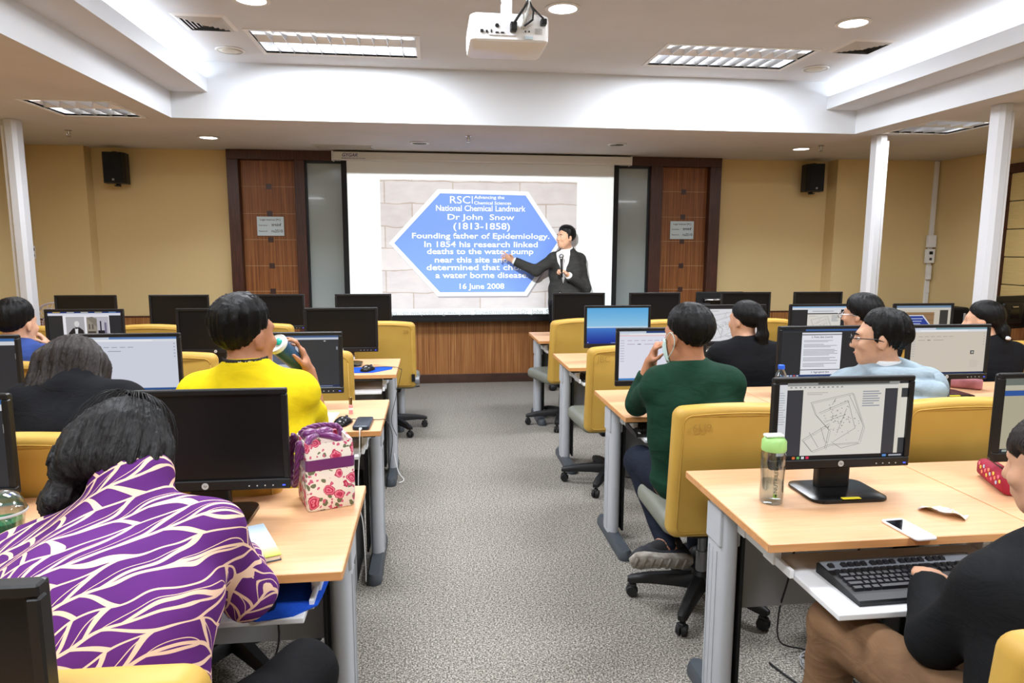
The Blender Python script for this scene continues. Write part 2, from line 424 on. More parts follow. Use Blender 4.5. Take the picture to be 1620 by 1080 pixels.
troffer('square louvred light in low ceiling between the two right white posts', LO_TROF[1], ZL, TS2, 5, SMALL_TROFFER_W, 'square louvred lights in the low ceiling')
for c in LO_TROF[2:]:
    troffer('square louvred light over the %s, %s side of room' % ('second desk row' if c[1] > 1 else 'nearest desk row', 'left' if c[0] < 0 else 'right'), c, ZL, TS2, 5, SMALL_TROFFER_W, 'square louvred lights out of view')

M_LENS = mat('lit_downlight_lens', (255, 255, 255), emit=(255, 253, 250), es=7.0)
M_LENSOFF = mat('dark_downlight_well', (120, 112, 100), rough=.25, metal=.6)
def downlight(label, x, y, z, lit, r=.085):
    d = thing('downlight', label, 'downlight', (x, y, z), 0, 'round recessed downlights')
    MB().lathe([(r, 0), (r + .022, -.001), (r + .024, -.006), (r + .012, -.010), (r, -.008)], 24, cap=False).build('trim_ring', M_WHITE, d, smooth=40)
    MB().lathe([(r + .004, -.004), (r * .55, -.0065), (.002, -.0075)], 24).build('lens', M_LENS if lit else M_LENSOFF, d, smooth=True)
    if lit:
        l = bpy.data.lights.new('downlight_lamp', 'SPOT'); l.energy = DOWNLIGHT_W * 4; l.spot_size = 2.0; l.spot_blend = .7; l.shadow_soft_size = .07; l.color = LIGHT_COL
        o = bpy.data.objects.new('downlight_lamp', l); COL.objects.link(o); o.parent = d; o.location = (0, 0, -.02)
downlight('lit downlight in raised ceiling just right of the projector', .80, 4.25, ZH, True)
downlight('lit downlight in raised ceiling near the square air vent on the right', 2.68, 4.28, ZH, True)
downlight('lit downlight at the top picture edge, left of the projector', -1.02, 4.33, ZH, True)
downlight('lit downlight in low ceiling above the left wall speaker', -2.02, 6.73, ZL, True, .075)
downlight('lit downlight in low ceiling near the right wall speaker', 3.71, 6.67, ZL, True, .075)
downlight('unlit downlight in low ceiling above the screen casing, nearer the air slot', -.10, 6.80, ZL, False, .07)
downlight('unlit downlight in low ceiling above the screen casing, right end', 1.80, 6.64, ZL, False, .07)

M_VENT = mat('vent_grey', (196, 194, 190), rough=.5); M_VENTD = mat('vent_dark', (70, 70, 70), rough=.8)
def vent(label, x, y, z, s=.33):
    d = thing('air_vent', label, 'air vent', (x, y, z), 0, 'square ceiling air vents')
    h = s / 2
    MB().box(-h + .02, h - .02, -h + .02, h - .02, -.004, -.0005).build('backing', M_VENTD, d)
    for k in range(6):
        a = h - k * h / 6.4; b = a - (.024 if k == 0 else .018); zt = -.006 - .006 * (k > 0) - .0012 * k
        mb = MB()
        for sx in range(4):
            p = [(-a, -a), (a, -a), (b, -b), (-b, -b)]
            q = [(u * math.cos(sx * PI / 2) - v * math.sin(sx * PI / 2), u * math.sin(sx * PI / 2) + v * math.cos(sx * PI / 2)) for u, v in p]
            mb.add([(*q[0], zt + .006), (*q[1], zt + .006), (*q[2], zt - .003), (*q[3], zt - .003)], [(0, 1, 2, 3)])
        mb.build('frame' if k == 0 else 'vane', M_WHITE if k == 0 else M_VENT, d)
    MB().box(-.02, .02, -.02, .02, -.016, -.012).build('centre_plate', M_WHITE, d)
vent('square air vent in raised ceiling at the left, beside the louvred light', -1.42, 4.80, ZH)
vent('square air vent in raised ceiling at the right, near the glowing cove', 3.06, 4.76, ZH)
def ceil_speaker(label, x, y):
    d = thing('ceiling_speaker', label, 'ceiling speaker', (x, y, ZH), 0, 'round ceiling speakers')
    MB().lathe([(.10, 0), (.105, -.004), (.098, -.010), (.088, -.010)], 24, cap=False).build('rim', M_WHITE, d, smooth=40)
    MB().lathe([(.092, -.008), (.05, -.012), (.002, -.013)], 24).build('grille', mat('speaker_grille_cream', (218, 216, 204), rough=.7), d, smooth=True)
ceil_speaker('round cream speaker in raised ceiling, below the left air vent', -1.44, 5.42); ceil_speaker('round cream speaker in raised ceiling, below the right air vent', 3.06, 5.36)
M_CHROME = mat('chrome', (190, 190, 188), rough=.2, metal=1)
def sprinkler(label, x, y):
    d = thing('sprinkler', label, 'sprinkler', (x, y, ZL), 0, 'ceiling sprinklers')
    MB().lathe([(.03, 0), (.03, -.004), (.012, -.007), (.010, -.03)], 14).build('escutcheon', M_CHROME, d, smooth=40)
    mb = MB(); mb.tube([(-.012, 0, -.02), (-.014, 0, -.04), (0, 0, -.052)], .0025, 6); mb.tube([(.012, 0, -.02), (.014, 0, -.04), (0, 0, -.052)], .0025, 6); mb.build('yoke', M_CHROME, d)
    MB().lathe([(.018, -.052), (.018, -.055), (.004, -.055)], 12).build('deflector', M_CHROME, d)
sprinkler('sprinkler head in low ceiling near the left white post', -3.11, 6.50); sprinkler('sprinkler head in low ceiling above the projection screen', .344, 6.335); sprinkler('sprinkler head in low ceiling near the right wall speaker', 3.786, 6.44)
def slot_vent():
    d = thing('slot_air_vent', 'grey slotted air vent in low ceiling above the left glass panel', 'air vent', (-.86, 7.18, ZL))
    mb = MB(); mb.box(-.29, .29, -.13, -.105, -.006, 0); mb.box(-.29, .29, .105, .13, -.006, 0); mb.box(-.29, -.27, -.105, .105, -.006, 0); mb.box(.27, .29, -.105, .105, -.006, 0); mb.build('frame', M_VENT, d)
    for k in range(9): MB().box(-.27, .27, -.1 + k * .0225, -.092 + k * .0225, -.009, -.001).build('slat', M_VENT, d)
    MB().box(-.27, .27, -.105, .105, -.002, -.0005).build('backing', M_VENTD, d)
slot_vent()

# ---------------------------------------------------------------- white posts
def post(label, x, y, side):
    d = thing('ceiling_post', label, 'post', (x, y, 0), 0, 'white steel posts')
    poly = [(-.05, -.03), (-.025, -.055), (.025, -.055), (.05, -.03), (.05, .05), (-.05, .05)]
    MB().prism(poly, 0.005, ZL - .002).build('column', mat('post_paint', (208, 210, 214), rough=.45), d)
    MB().rbox(side * .05 - .004, side * .05 + .02 * side + .004 * 0 if side > 0 else -.05 + .004, -.03, .03, .0, ZL - .05, .003).build('cable_trunking', mat('trunking_white', (222, 222, 224), rough=.35), d) if side > 0 else MB().rbox(-.07, -.048, -.03, .03, .0, ZL - .05, .003).build('cable_trunking', mat('trunking_white', (222, 222, 224), rough=.35), d)
    MB().rbox(-.07, .07, -.07, .07, 0, .008, .002).build('base_plate', M_WHITE, d)
post('white steel post at the far left of the room, beside man in blue', -3.30, 6.02, -1)
post('white steel post on the right, nearer the front wall', 3.96, 5.80, 1)
post('white steel post on the right, nearer the camera and window', 3.95, 4.47, 1)
# ================================================================ PROJECTION SCREEN AND PROJECTOR
YS = 7.43
M_SCRFAB = mat('screen_fabric', (232, 236, 236), rough=.9, spec=.1)
M_BLACKF = mat('black_border', (14, 14, 15), rough=.7)
M_BLUET = mat('blue_print', (20, 44, 140), rough=.6)
def stone_print():
    m = mat('slide_stone_photo', (205, 200, 198), rough=.9, spec=.1); t = NT(m)
    br = t.n('ShaderNodeTexBrick'); br.offset = .4; br.squash = 1.0
    br.inputs['Color1'].default_value = (*lin((203, 197, 198)), 1); br.inputs['Color2'].default_value = (*lin((190, 183, 184)), 1)
    br.inputs['Mortar'].default_value = (*lin((166, 150, 138)), 1)
    br.inputs['Scale'].default_value = 1.0; br.inputs['Mortar Size'].default_value = .008; br.inputs['Brick Width'].default_value = .72; br.inputs['Row Height'].default_value = .235
    br.inputs['Mortar Smooth'].default_value = .6
    tc = t.n('ShaderNodeTexCoord'); sx = t.n('ShaderNodeSeparateXYZ'); cb = t.n('ShaderNodeCombineXYZ')
    t.l(tc.outputs['Object'], sx.inputs[0])
    wob = t.noise(t.coords((1, 1, 1)), 3.0, 2)
    t.l(sx.outputs[0], cb.inputs[0]); t.l(t.math('ADD', sx.outputs[2], t.math('MULTIPLY', wob, .07)), cb.inputs[1]); t.l(cb.outputs[0], br.inputs['Vector'])
    n = t.noise(t.coords((1, 1, 2.2)), 5, 4, .6)
    t.color(t.mix(t.ramp(n, [(.35, (0, 0, 0)), (.7, (150, 150, 150))]), br.outputs[0], (225, 220, 216))); return m
def SX(px): return -.53 + (px - 601) * .006785
def SZ(py): return 2.214 - (py - 285) * .00677
def projection_screen():
    s = thing('projection_screen', 'large pull-down projection screen showing a blue hexagonal plaque slide', 'projection screen', (.56, YS, .72))
    def L(x, z): return (x - .56, z - .72)
    x0, z0 = L(-.90, .745); x1, z1 = L(2.02, 2.41)
    MB().box(x0, x1, 0, .004, z0, z1).build('fabric', M_SCRFAB, s)
    for a, b in ((-.925, -.868), (1.99, 2.045)):
        MB().box(a - .56, b - .56, -.0012, .005, z0, z1).build('side_border', M_BLACKF, s)
    MB().box(x0, x1, -.0012, .005, z0 - .002, .785 - .72).build('bottom_border', M_BLACKF, s)
    MB().rbox(-.93 - .56, 2.05 - .56, -.014, .016, -.012, .026, .006).build('bottom_bar', M_BLACKF, s)
    c = MB().rbox(-1.0 - .56, 2.165 - .56, -.05, .055, 2.405 - .72, 2.492 - .72, .012, 3).build('casing', mat('casing_white', (222, 222, 220), rough=.4), s)
    for a, b in ((-1.012, -.995), (2.16, 2.177)): MB().rbox(a - .56, b - .56, -.055, .06, 2.398 - .72, 2.498 - .72, .006).build('end_cap', M_WHITE, s)
    text('GYGAR', 'brand_lettering', M_BLUET, s, fit_w=.155, M=face_cam(-.825 - .56, -.0515, 2.457 - .72), bold=.012, shear=.25)
    text('multimedia electric screen', 'small_lettering', M_BLUET, s, fit_w=.24, M=face_cam(-.79 - .56, -.0515, 2.425 - .72))
    # the slide
    sh = thing('projected_slide', 'projected photograph of a blue hexagonal plaque on pale stone wall', 'slide', (SX(756), YS, SZ(385)))
    ox, oz = SX(756), SZ(385)
    def P(px, py): return (SX(px) - ox, SZ(py) - oz)
    a = P(601, 284); b = P(912, 486)
    MB().box(a[0], b[0], -.0016, -.0004, b[1], a[1]).build('stone_photo', stone_print(), sh)
    hx = [P(690, 298), P(833, 300), P(888, 380), P(832, 466), P(688, 466), P(613, 382)]
    cx = sum(p[0] for p in hx) / 6; cz = sum(p[1] for p in hx) / 6
    def sc(k, kz): return [(cx + (u - cx) * k, cz + (v - cz) * kz) for u, v in hx]
    MB().prism([(u + .012, v - .018) for u, v in hx], -.0022, -.0016, 'y').build('plaque_shadow', mat('slide_shadow', (150, 146, 150), rough=.9), sh)
    MB().prism(hx, -.0030, -.0022, 'y').build('plaque_border', mat('slide_white', (236, 240, 246), rough=.9), sh)
    MB().prism(sc(.945, .925), -.0038, -.0030, 'y').build('plaque', mat('slide_blue', (120, 152, 232), rough=.9, spec=.1), sh)
    mw = mat('slide_letter_white', (244, 246, 250), rough=.9)
    def line(t_, x0, x1, py, bold=.012, h=None):
        p = P((x0 + x1) / 2, py); text(t_, 'slide_lettering', mw, sh, fit_w=(x1 - x0) * .006785, M=face_cam(p[0], -.0042, p[1]), bold=bold, fit_h=h)
    line('RSC', 709, 741, 314, .004, .078); line('Advancing the', 747, 795, 310.5, .012, .044); line('Chemical Sciences', 747, 806, 318.5, .012, .034)
    p = P(744, 314); MB().box(p[0] - .004, p[0] + .004, -.0042, -.0039, p[1] - .04, p[1] + .04).build('divider', mw, sh)
    for t_, x0, x1, py, bold in (('National Chemical Landmark', 687, 829, 327, .014), ('Dr John  Snow', 705, 811, 342, .014), ('(1813-1858)', 714, 804, 356.5, .014),
                           ('Founding father of Epidemiology.', 649, 868, 371.5, .016), ('In 1854 his research linked', 668, 849, 383.5, .016), ('deaths to the water pump', 672, 842, 396, .016),
                           ('near this site and', 684, 800, 408, .016), ('determined that cholera is', 671, 862, 420, .016), ('a water borne disease.', 685, 834, 432.5, .016), ('16 June 2008', 723, 795, 451.5, .016)):
        line(t_, x0, x1, py, bold, .092 if t_[0] == '(' else (.078 if any(c in 'gpyJ' for c in t_) else .062))
    p = P(752, 493)
    text('https://en.wikipedia.org/wiki/John_Snow#/media/File:Dr_John_Snow.jpg', 'slide_address', mat('slide_grey', (160, 168, 170), rough=.9), sh, fit_w=2.02, M=face_cam(p[0], -.0042, p[1]))
projection_screen()

M_PROJ = mat('projector_white', (240, 240, 240), rough=.35)
def projector():
    r = thing('projector', 'white ceiling-mounted projector with black cables plugged into its back', 'projector', (.345, 3.2, ZH))
    z = lambda v: v - ZH
    w = .172
    rings = []
    for zz, k in ((2.398, .94), (2.405, .985), (2.44, 1.0), (2.485, 1.0), (2.505, .985), (2.512, .93)):
        rings.append([(u * k, v * k, z(zz)) for u, v in rrect(2 * w, .30, .03)])
    MB().ring_strip(rings).build('body', M_PROJ, r, smooth=40)
    MB().rbox(-.13, .14, -.10, .12, z(2.508), z(2.52), .006).build('top_cover', M_PROJ, r)
    MB().rbox(-.09, .03, -.153, -.148, z(2.418), z(2.46), .003).build('port_panel', mat('port_panel_white', (226, 226, 228), rough=.5), r)
    for x, zz, s_ in ((-.120, 2.435, (.013, .011)), (-.099, 2.434, (.008, .009)), (-.08, 2.435, (.005, .012)), (-.055, 2.430, (.014, .005)), (-.032, 2.430, (.014, .005)), (.067, 2.438, (.005, .005)), (.083, 2.438, (.005, .005))):
        MB().box(x - s_[0] / 2, x + s_[0] / 2, -.156, -.149, z(zz) - s_[1] / 2, z(zz) + s_[1] / 2).build('port', M_BLACKPL, r)
    MB().cyl((-.055, -.156, z(2.458)), (-.055, -.148, z(2.458)), .0085, n=12).build('socket', M_BLACKPL, r)
    for x, w_, z0, z1 in ((.0, .028, 2.432, 2.468), (.13, .026, 2.462, 2.485)): MB().rbox(x, x + w_, -.185, -.148, z(z0), z(z1), .004).build('plug', M_BLACKPL, r)
    MB().box(.065, .10, -.1535, -.1495, z(2.407), z(2.419)).build('rating_label', mat('label_grey_blue', (190, 208, 216), rough=.5), r)
    for k in range(6): MB().box(.108 + k * .0055, .111 + k * .0055, -.153, -.149, z(2.43), z(2.452)).build('grille_slot', M_VENT, r)
    MB().cyl((.0, .14, z(2.46)), (.0, .165, z(2.46)), .032, n=20).build('lens', mat('lens_black', (16, 16, 22), rough=.1), r, smooth=40)
    MB().rbox(-.022, .022, -.055, .03, z(2.515), z(2.60), .004).build('mount_bracket', M_WHITE, r)
    MB().cyl((0, -.01, z(2.60)), (0, -.01, 0), .024, n=14).build('mount_pole', M_WHITE, r, smooth=40)
    MB().lathe([(.07, 0), (.07, -.008), (.03, -.02)], 20, c=(0, -.01, 0)).build('ceiling_plate', M_WHITE, r, smooth=40)
    MB().tube([(.03, -.03, -.20), (.06, -.06, -.25), (.085, -.1, -.32), (.085, -.13, -.39), (.065, -.16, -.44), (.055, -.155, -.49)], .011, 8).build('cable_sleeve', mat('sleeve_white', (222, 222, 218), rough=.5), r, smooth=True)
    MB().tube([(.085, -.12, -.36), (.06, -.16, -.41), (.03, -.18, -.455), (.014, -.185, -.48)], .0055, 6).build('black_cable', M_BLACKPL, r, smooth=True)
    MB().tube([(.085, -.12, -.36), (.10, -.16, -.42), (.095, -.175, -.46), (.06, -.17, -.485)], .0045, 6).build('black_cable', M_BLACKPL, r, smooth=True)
    MB().tube([(.09, -.12, -.38), (.115, -.15, -.42), (.14, -.18, -.455)], .004, 6).build('black_cable', M_BLACKPL, r, smooth=True)
    # the projector's own rectangular beam
    l = bpy.data.lights.new('projector_beam', 'SPOT'); l.energy = PROJECTOR_W; l.spot_size = 1.1; l.spot_blend = 0; l.shadow_soft_size = .012; l.color = (.95, 1.0, 1.0)
    o = bpy.data.objects.new('projector_beam', l); COL.objects.link(o); o.parent = r
    src = Vector((.345, 3.375, 2.46)); o.location = src - r.location
    tgt = Vector((.345, YS, 2.46)); o.rotation_euler = (PI / 2, 0, 0)      # lens looks straight down the room, image shifted down
    l.use_nodes = True; nt = l.node_tree; em = nt.nodes['Emission']
    tc = nt.nodes.new('ShaderNodeTexCoord'); sp = nt.nodes.new('ShaderNodeSeparateXYZ'); nt.links.new(tc.outputs['Normal'], sp.inputs[0])
    def mth(op, a, b):
        x = nt.nodes.new('ShaderNodeMath'); x.operation = op
        for i, v in enumerate((a, b)):
            if isinstance(v, (int, float)): x.inputs[i].default_value = v
            else: nt.links.new(v, x.inputs[i])
        return x.outputs[0]
    az = mth('ABSOLUTE', sp.outputs[2], 0); u = mth('DIVIDE', sp.outputs[0], az); v = mth('DIVIDE', sp.outputs[1], az)
    D = YS - src.y
    u0, u1 = (-.868 - src.x) / D, (1.99 - src.x) / D; v0, v1 = (.785 - src.z) / D, (2.275 - src.z) / D
    f = mth('MULTIPLY', mth('MULTIPLY', mth('GREATER_THAN', u, u0), mth('LESS_THAN', u, u1)), mth('MULTIPLY', mth('GREATER_THAN', v, v0), mth('LESS_THAN', v, v1)))
    nt.links.new(f, em.inputs['Strength'])
projector()

# ---------------------------------------------------------------- wall speakers, signs, small wall boxes
def wall_speaker(label, x, y, z, rz):
    r = thing('wall_speaker', label, 'speaker', (x, y, z), rz, 'black wall speakers')
    poly = [(-.105, .09), (.105, .09), (.105, -.03), (.08, -.085), (-.08, -.085), (-.105, -.03)]
    MB().prism(poly, -.15, .15).build('cabinet', M_BLACKPL, r)
    MB().prism([(-.098, -.035), (-.078, -.092), (.078, -.092), (.098, -.035)], -.142, .142).build('grille', mat('speaker_cloth', (24, 24, 26), rough=.9), r)
    MB().rbox(-.01, .01, -.0955, -.091, -.128, -.108, .001).build('badge', mat('badge_grey', (160, 160, 160), rough=.3, metal=.8), r)
    mb = MB(); mb.box(-.02, .02, .0, .06, -.175, -.165); mb.box(-.02, .02, .0, .06, .155, .165); mb.box(-.02, .02, .055, .085, -.175, .165); mb.rbox(-.03, .03, .08, .17, -.05, .05, .004); mb.build('bracket', M_BLACKPL, r)
wall_speaker('black wall speaker on the tan wall, left of the screen', -3.14, 7.42, 2.29, .12)
wall_speaker('black wall speaker on the tan wall, right of the screen', 4.30, 7.42, 2.30, -.12)
M_SIGN = mat('pale_blue_sign', (204, 220, 226), rough=.4)
M_INK = mat('dark_ink', (30, 34, 40), rough=.7)
def sign(label, x, z):
    r = thing('login_sign', label, 'sign', (x, 7.565, z), 0, 'login signs on the doors')
    MB().rbox(-.138, .138, -.006, .006, -.1, .1, .002).build('plate', M_SIGN, r)
    text('Login Internet [PC]', 'lettering', M_INK, r, fit_w=.21, M=face_cam(0, -.0066, .065), bold=.01)
    text('Username  :', 'lettering', M_INK, r, fit_w=.105, M=face_cam(-.068, -.0066, .010), bold=.01)
    text('trninf', 'lettering', M_INK, r, fit_w=.10, M=face_cam(.06, -.0066, .016), bold=.02)
    text('Password  :', 'lettering', M_INK, r, fit_w=.10, M=face_cam(-.07, -.0066, -.052), bold=.01)
    text('ru2510', 'lettering', M_INK, r, fit_w=.115, M=face_cam(.066, -.0066, -.050), bold=.015)
sign('pale blue login sign on the wooden door left of the screen', -1.69, 1.73); sign('pale blue login sign on the wooden door right of the screen', 2.83, 1.715)
def wall_box(label, loc, rz, w, h, t=.025, dark=True, tall=None):
    r = thing('wall_control_box', label, 'wall control', loc, rz)
    MB().rbox(-w / 2, w / 2, -t, 0, -h / 2, h / 2, .004).build('case', M_WHITE, r)
    if dark:
        MB().rbox(-w * .22, w * .22, -t - .003, -t + .001, h * .12, h * .34, .001).build('display', M_BLACKPL, r)
        MB().rbox(-w * .15, w * .15, -t - .003, -t + .001, -h * .30, -h * .12, .001).build('button', M_VENTD, r)
wall_box('small white control box on the wall behind the left post', (XL, 7.36, 1.45), PI / 2, .085, .135)
r_ = thing('cable_conduit', 'white vertical cable conduit in the corner of the right wall', 'conduit', (5.765, 7.375, 0))
MB().rbox(-.02, .03, -.0, .025, .79, 2.505, .004).build('trunking', M_WHITE, r_); MB().rbox(-.022, .032, -.003, .025, 1.0, 1.05, .004).build('joint_cover', M_WHITE, r_)
wall_box('white upper box on the corner conduit with small antennas', (5.75, 7.37, 1.60), 0, .10, .14, .04, False)
for k in (-.02, .02): MB().cyl((k, -.02, .07), (k, -.02, .11), .004, n=6).build('antenna', M_WHITE, bpy.data.objects['wall_control_box.001'])
wall_box('white middle box on the corner conduit with a dark window', (5.745, 7.37, 1.43), 0, .10, .16, .04, True)
wall_box('white narrow lower switch box on the corner conduit', (5.75, 7.37, 1.24), 0, .05, .16, .035, False)

# ================================================================ FURNITURE
M_DESK = mat('beech_laminate', (222, 174, 132), rough=.38, spec=.45); _t = NT(M_DESK)
_n1 = _t.noise(_t.coords((1.2, 14, 14)), 4, 4, .6, .4); _n2 = _t.noise(_t.coords((.6, 5, 5)), 2, 2)
_t.color(_t.mix(_t.math('MULTIPLY', _n2, .5), _t.ramp(_n1, [(.3, (210, 160, 118)), (.7, (224, 180, 140))]), (218, 168, 124)))
M_EDGE = m_noise('beech_edge_band', (206, 146, 90), (216, 158, 102), (1.5, 20, 20), ns=4, rough=.4)
M_GREY = mat('grey_powder_coat', (186, 190, 196), rough=.4)
M_DGREY = mat('dark_grey_foot', (72, 78, 84), rough=.5)
M_MODEST = m_noise('grey_panel', (168, 170, 174), (160, 162, 167), ns=3, rough=.5)
M_TRAY = mat('white_tray', (232, 234, 236), rough=.4)
DW, DD = .808, .60
def make_desk(tray):
    r = thing('computer_desk', 'desk', 'desk')
    h = DW / 2 - .002
    MB().rbox(-h, h, .0, DD, .726, .75, .0025, 2).build('desktop', M_DESK, r)
    MB().box(-h + .002, h - .002, -.0012, .004, .7275, .7485).build('front_edge_band', M_EDGE, r)
    for s in (-1, 1): MB().box(s * h - .001, s * h + .001, .003, DD - .003, .7275, .7485).build('side_edge_band', M_EDGE, r)
    for s in (-1, 1):
        x = s * (h - .055)
        rings = []
        sec = [(x + .032 * math.copysign(abs(math.cos(a)) ** .7, math.cos(a)), .40 + .075 * math.copysign(abs(math.sin(a)) ** .8, math.sin(a))) for a in [2 * PI * i / 20 for i in range(20)]]
        lg = MB().ring_strip([[(u, v, .04) for u, v in sec], [(u, v, .715) for u, v in sec]]).build('leg', M_GREY, r, smooth=50)
        for k in (-.03, 0, .03): MB().box(x - .0335, x + .0335, .40 + k - .002, .40 + k + .002, .06, .56).build('rib', M_GREY, lg)
        MB().rbox(x - .035, x + .035, .345, .455, .58, .70, .006).build('cover_plate', M_GREY, lg)
        MB().rbox(x - s * .046 - .006, x - s * .046 + .006, .345, .455, .05, .71, .003).build('cable_channel', M_BLACKPL, lg)
        MB().rbox(x - .028, x + .028, .06, .56, .705, .726, .004).build('bracket', M_BLACKPL, r)
        ft = [[(x + u, v, z) for u, v in rrect(.07 - i, .50 - i, .034, cx=0, cy=.345)] for z, i in ((0.0, .004), (.012, 0), (.032, .004), (.05, .022))]
        MB().ring_strip(ft).build('foot', M_DGREY, r, smooth=50)
    MB().rbox(-h + .09, h - .09, .47, .488, .30, .70, .002).build('modesty_panel', M_MODEST, r)
    MB().rbox(-h + .09, h - .09, tray, tray + .33, .632, .648, .003).build('keyboard_tray', M_TRAY, r)
    for s in (-1, 1):
        x = s * (h - .08)
        m = MB(); m.rbox(x - .006, x + .006, max(.02, tray + .05), .36, .640, .665, .002); m.rbox(x - .012, x + .012, .10, .16, .64, .726, .002); m.rbox(x - .012, x + .012, .28, .33, .64, .726, .002)
        m.build('tray_runner', M_TRAY, r)
    return r
_desks = {}
def desk(x, y, label, group, tray=-.02):
    if tray not in _desks:
        d = make_desk(tray); _desks[tray] = d; d.location = (x, y, 0)
        d['label'] = label; d['group'] = group; return d
    return dup(_desks[tray], (x, y, 0), 0, label, group)
RY = [1.611, 2.965, 4.258, 5.520]; LY = [1.584, 2.853, 4.145, 5.44]
ROWN = ['nearest row', 'second row', 'third row', 'front row']
COLN = ['next to the aisle', 'second from the aisle', 'third from the aisle', 'fourth from the aisle']
for i in range(4):
    for j in range(4):
        xr = .872 + DW * (j + .5); xl = -.222 - DW * (j + .5)
        if i == 0 and j > 1: continue
        dr = desk(xr, RY[i], 'beech-topped computer desk %s, %s right of the aisle' % (COLN[j], ROWN[i]), 'computer desks', -.18 if i == 0 and j == 0 else -.02)
        dl = desk(xl, LY[i], 'beech-topped computer desk %s, %s left of the aisle' % (COLN[j], ROWN[i]), 'computer desks', -.02)
        if j == 3 and i >= 2: dr.scale.x = .70; dr.location.x -= DW * .15
        if j == 3 and i == 3: dl.scale.x = .70; dl.location.x += DW * .15
desk(-.66, .40, 'computer desk at the bottom edge, behind the woman in purple', 'computer desks', -.021)

# ---------------------------------------------------------------- chairs
M_YEL = m_noise('yellow_vinyl', (200, 162, 76), (190, 150, 66), ns=3, rough=.48, spec=.4)
M_SEATG = m_noise('grey_green_vinyl', (128, 130, 118), (118, 120, 110), ns=3, rough=.5)
M_RUBBER = mat('black_rubber', (26, 26, 27), rough=.6)
M_STEELG = mat('grey_steel', (150, 152, 156), rough=.35, metal=.5)
def make_chair():
    r = thing('office_chair', 'chair', 'chair')
    def bf(u, v, n):
        z = .675 + v; lean = -.05 * (v + .26) / .52
        curve = .018 * (1 - (u / .24) ** 2)
        return (u, -.245 + lean - n - curve * 0 + .02 * (u / .24) ** 2, z)
    m = MB(); rslab(m, .475, .52, .085, .035, .028, .016, 4, bf)
    b = m.build('backrest', M_YEL, r, smooth=True)
    pts = [bf(u, v, .0435) for u, v in rrect(.475 - .05, .52 - .05, .03, arch=.014)]; pts.append(pts[0])
    MB().tube(pts, .0022, 5).build('seam_piping', M_YEL, b, smooth=True)
    m = MB(); rslab(m, .47, .46, .085, .06, .035, 0, 4, lambda u, v, n: (u, .01 + v, .435 + n - .02 * max(0, (v - .1)) ** 1))
    m.build('seat', M_SEATG, r, smooth=True)
    MB().rbox(-.10, .10, -.14, .12, .35, .395, .012).build('tilt_mechanism', M_BLACKPL, r)
    m = MB(); m.rbox(-.03, .03, -.31, -.10, .365, .385, .006); m.rbox(-.03, .03, -.285, -.265, .365, .52, .006); m.build('back_support', M_BLACKPL, r)
    MB().tube([(.1, -.02, .375), (.17, -.03, .372), (.245, -.03, .38)], .006, 6).build('height_lever', M_BLACKPL, r, smooth=True)
    kb = MB().cyl((.225, -.24, .475), (.262, -.24, .475), .036, .033, n=16).build('side_knob', M_STEELG, r, smooth=40)
    MB().rbox(.205, .232, -.302, -.288, .47, .53, .003).build('slot', M_BLACKPL, b)
    MB().lathe([(.024, .12), (.024, .24), (.018, .24), (.018, .36)], 14).build('gas_column', M_STEELG, r, smooth=40)
    MB().lathe([(.045, .075), (.048, .10), (.04, .135), (.03, .15)], 16).build('hub', M_BLACKPL, r, smooth=40)
    am = None
    for k in range(5):
        a = 2 * PI * k / 5 + .35
        m = MB(); rings = []
        for t, w, z0, z1 in ((.03, .030, .075, .135), (.12, .027, .078, .128), (.22, .023, .076, .115), (.29, .020, .068, .098), (.31, .012, .07, .09)):
            rings.append([(t, u * w, (z0 + z1) / 2 + v * (z1 - z0) / 2) for u, v in ((-1, -1), (1, -1), (1, .3), (.6, 1), (-.6, 1), (-1, .3))])
        m.ring_strip(rings); o = m.build('base_arm', M_BLACKPL, r, smooth=50, rot=(0, 0, a))
        m = MB()
        for s in (-1, 1):
            m.cyl((.29, s * .004, .027), (.29, s * .021, .027), .027, .022, n=14)
        m.rbox(.27, .31, -.012, .012, .035, .058, .006); m.cyl((.29, 0, .05), (.29, 0, .075), .007, n=8)
        m.xf(Matrix.Rotation(0, 4, 'Z')); m.build('caster', M_RUBBER, o, smooth=50)
    return r
CH = make_chair(); _first = [True]
def chair(x, y, rz, label):
    if _first[0]:
        _first[0] = False; CH.location = (x, y, 0); CH.rotation_euler = (0, 0, rz); CH['label'] = label; CH['group'] = 'yellow office chairs'; return CH
    return dup(CH, (x, y, 0), rz, label, 'yellow office chairs')
chair(1.135, 2.655, -.03, 'yellow office chair of the man in the dark green shirt')
chair(2.02, 2.66, .02, 'yellow office chair of the man in the grey hoodie')
chair(1.13, 4.17, .05, 'empty yellow office chair in the third right row, next to the aisle')
chair(1.90, 4.15, .0, 'yellow office chair of the woman with the ponytail')
chair(2.70, 4.12, 0, 'yellow office chair of the short-haired person in black')
chair(3.62, 4.12, 0, 'yellow office chair of the woman with the white hair lace')
chair(1.10, 5.68, .28, 'empty yellow office chair at the front right desk, next to the aisle')
chair(1.86, 5.55, 0, 'empty yellow office chair at the front right desk, behind blue desktop screen')
chair(2.68, 5.56, .05, 'empty yellow office chair at the front right desk, behind the ponytail')
chair(3.55, 5.56, 0, 'empty yellow office chair at the front right desk, fourth from the aisle')
chair(-.355, 5.62, -.06, 'empty yellow office chair at the front left desk, next to the aisle')
chair(-1.28, 5.55, 0, 'empty yellow office chair at the front left desk, behind the drinking man')
chair(-2.07, 5.55, 0, 'empty yellow office chair at the front left desk, third from the aisle')
chair(-2.95, 5.55, 0, 'empty yellow office chair at the front left desk, beside the left post')
chair(-.685, 4.15, 0, 'empty yellow office chair in the third left row, next to the aisle')
